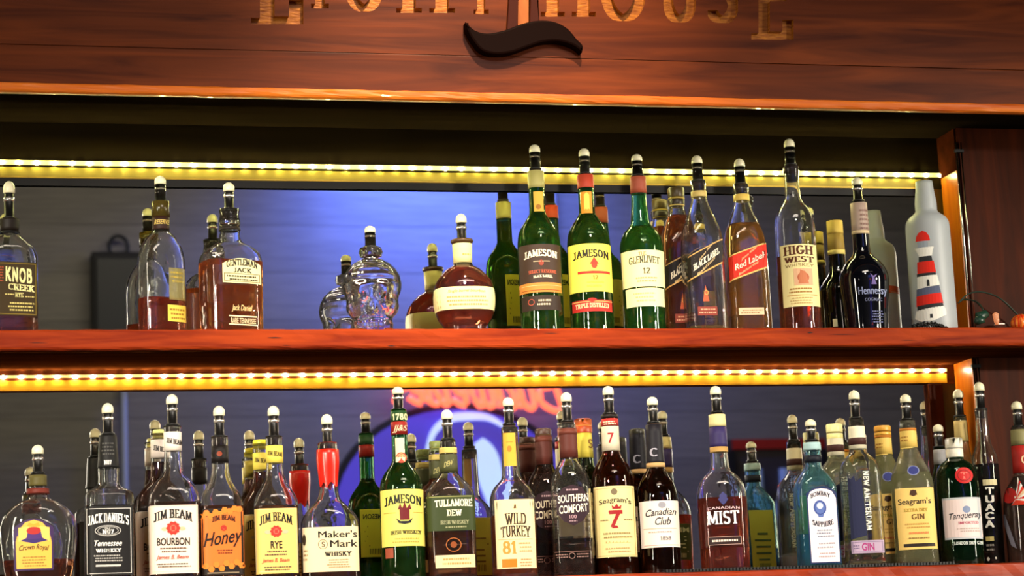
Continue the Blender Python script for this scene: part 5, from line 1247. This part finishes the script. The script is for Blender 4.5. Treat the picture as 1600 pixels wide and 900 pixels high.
b20 = B('gin_bottle', 'dark green bottle with a white screw cap, a red seal and a white label', 'bottle', 1505, LYR, 'L',
      [(712, 12.5, 2), (718, 14, 2), (722, 20, 2), (727, 26, 2), (735, 30, 2), (748, 32.5, 2), (775, 33.5, 2.1), (905, 33, 2.1)], '1c5a34', .92, 4)
b20.liquid('1c5030', 735)
b20.art([('lab', 1475, 1538, 777, 842, 'c8ccd0'), ('r', 1476, 1537, 780, 839, 'f0dcd8'), ('d', 1511, 796, 6, 5.5, '8a98b8'), ('t', 'Tanqueray', 1484, 1534, 800, 813, '3a3a40', 'script', 0, 3), ('t', 'IMPORTED', 1497, 1527, 815, 819, 'c0506a', 'serif'), ('b', 1494, 1530, 824, 832, 2, 'c8b0a8'), ('root',), ('t', 'LONDON DRY GIN', 1491, 1535, 846, 851, 'd8e0d8', 'serifb'),
         ('d', 1506, 743, 13.5, 12.5, 'c81c1c', 24), ('ri', 1506, 743, 10, 9, 1.2, '8a1010'), ('t', 'T', 1501, 1511, 738, 748, 'f07060', 'serif'), ('back', 'c0c8b0', 780, 840, 22, None, '3a5a48')])
b20.cap(685, 715, 13.6, [(.5, 'f0ead8'), (.06, 'a8a498'), (.44, 'ece6d4')])

b21 = B('liqueur_bottle', 'slim dark bottle with white capitals stacked down its front', 'bottle', 1552, LYR, 'L',
      [(640, 10.5, 2), (650, 10, 2), (690, 11.5, 2), (702, 15, 2), (712, 19, 2), (724, 20.5, 2), (750, 21, 2), (905, 19.5, 2)], 'e8e4c8', .97, 0, Y=-.128)
b21.liquid('160a06', 726)
b21.art([('root',), ('r', 1536, 1557, 749, 758, 'd8cc9c'), ('ts', 'TUACA', 1540, 1553, 761, 826, 'f4f0e0', 'block'), ('r', 1541, 1553, 838, 845, 'c8b870'), ('b', 1541, 1554, 848, 862, 2, '8a8478'), ('d', 1545, 873, 2, 3, 'd8d4c0'), ('d', 1556, 872, 1.5, 2, 'd8d4c0')]).pourer(597, 641, 'b')
b22 = B('liqueur_bottle', 'bottle with a red neck label and a red burst, cut by the right edge', 'bottle', 1609, LYR, 'L',
      [(668, 12, 2), (697, 13, 2), (740, 13.5, 2), (748, 17, 2), (760, 25, 2), (775, 31, 2), (792, 33, 2), (905, 32, 2)], 'd8c8b8', .95, 0)
b22.liquid('3c1408', 745)
burst = [('p', [(1581, 788), (1588, 778+(k % 3)), (1592+k*2.2, 744+k*5), (1594+k*2.4, 748+k*5)], ('f0ece0', 'd8201c', 'f8f4ea', 'e03a20', 'e8c8a0')[k % 5]) for k in range(9)]
b22.art([('root',)]+[('d', 1578, 772, 11, 12, 'b81c18')]+burst+[('p', [(1568, 800), (1574, 800), (1588, 856), (1580, 850)], '8a8a98'), ('sleeve', 697, 740, 'a8241c', 'neck_label', .0007), ('t', 'C', 1596, 1604, 712, 724, 'f0c8a0', 'serif'), ('sleeve', 672, 696, '8a8458', 'neck_foil', .0006)]).pourer(627, 668, 'b')

# --- the sealed spare bottles standing in a second line against the mirror ---
unopened(b3, 'sealed spare bottle behind the pale pink BOURBON label, cream cap', 252, LYR, 672, '5a2008', [(.6, 'f0e684'), (.06, 'a89c48'), (.34, 'eee080')], 14, 10.5)
unopened(b5, 'sealed spare bottle with a yellow cap behind the yellow RYE label', 412, LYR, 688, '5a2008', [(.6, 'f2e02c'), (.06, 'a89a20'), (.34, 'f0dc30')], 14, 13)
unopened(b8, 'sealed spare bottle with a green cap behind the dark green label with the ring', 690, LYR, 690, '7a3410', [(.6, '7a8440'), (.08, 'a8a860'), (.32, '5a6630')], 17, 13)
unopened(b11, 'sealed full bottle with a brown foil cap, left of the nearly empty oval-labelled one', 858, LYR, 672, '3c120a', [(.6, '4a2c20'), (.08, '7a5a38'), (.32, '4a2c20')], 16, 13.3)
unopened(b14, 'sealed dark spare bottle with a black neck, behind the white-labelled script bottle', 1006, LYR, 671, '2a0e06', [(.7, '2c2a18'), (.3, '1a1810')], 12, 13)
unopened(b18, 'sealed spare bottle with a cream cap behind the skyline bottle', 1318, LYR, 663, 'e4e8b0', [(.55, 'ece6a0'), (.08, 'a89c58'), (.37, 'e8e090')], 24, 13.2)
unopened(b19, 'sealed spare bottle with an orange-gold cap behind the pebbled yellow bottle', 1394, LYR, 666, 'f2ec9c', [(.55, 'd89a30'), (.08, 'a06a18'), (.37, 'e0a838')], 15, 13.5)
b12 = B('whiskey_bottle', 'dark bottle with an orange cap and gold neck label behind the dark oval label', 'bottle', 922, LYR, 'LB',
      [(676, 12, 2), (718, 13.5, 2), (730, 15, 2), (742, 21, 2), (754, 28, 2), (768, 32, 2), (905, 33, 2)], '3a4a14', .97, 0)
b12.liquid('3a1406', 735)
b12.art([('sleeve', 677, 716, 'dcc84c', 'neck_label', .0007), ('t', 'S', 919, 925, 686, 700, '8a5a18', 'serif'), ('lab', 896, 950, 770, 868, 'eedc98'), ('b', 902, 944, 780, 860, 6, 'a88a58')])
b12.cap(655, 677, 13.8, [(.45, 'c85a1c'), (.08, 'e08a3c'), (.47, 'b84a18')])
bA = B('liqueur_bottle', 'small green-glass bottle with a pourer behind the white screw cap bottle', 'bottle', 1482, LYR, 'LB',
      [(700, 9.5, 2), (726, 10.5, 2), (736, 13, 2), (748, 16, 2), (762, 17, 2), (905, 17, 2)], '2c5a2c', .97, 0)
bA.liquid('1c3010', 740)
bA.art([('sleeve', 703, 726, 'a8a8a8', 'neck_label', .0006), ('back', '8a9a68', 780, 850, 18, None, '3a4a28')]).pourer(663, 700, 'b')
bC = B('liqueur_bottle', 'tall slim bottle with a long pourer behind the white screw cap, on its right', 'bottle', 1518, LYR, 'LB',
      [(652, 10, 2), (672, 10, 2), (700, 11.5, 2), (716, 14, 2), (732, 16, 2), (905, 16.5, 2)], 'e0dcb0', .97, 0)
bC.liquid('281408', 760)
bC.art([('sleeve', 658, 690, 'c8b070', 'neck_label', .0006), ('back', 'b8a868', 780, 850, 16, None, '4a3a18')]).pourer(608, 652, 'b')

# ribbed rubber bar mat under the bottles at the right end of the ledge
x0m = float(P(1040, 890, -.245)[0]); x1m = float(P(1498, 886, -.245)[0])
t = empty('bar_mat', (x0m, -.247, LZ)); tag(t, 'thin black rubber bar mat with a nibbed edge at the front of the lower ledge', 'mat')
bm = bmesh.new(); n = int((x1m-x0m)/.0062)
for k in range(n):
    for j in range(2): box_bm(bm, k*.0062, k*.0062+.0036, -.001+j*.006, .0026+j*.006, 0.0008, .0052)
me = bpy.data.meshes.new('nibs'); bm.to_mesh(me); bm.free(); tag(link('nibs', me, t, [mat('black_rubber', '100e0c', .5, coat=.2)]), kind='stuff')
boxo('mat_base', 0, x1m-x0m, -.002, .035, 0, .0008, mat('black_rubber', '100e0c', .5), t)
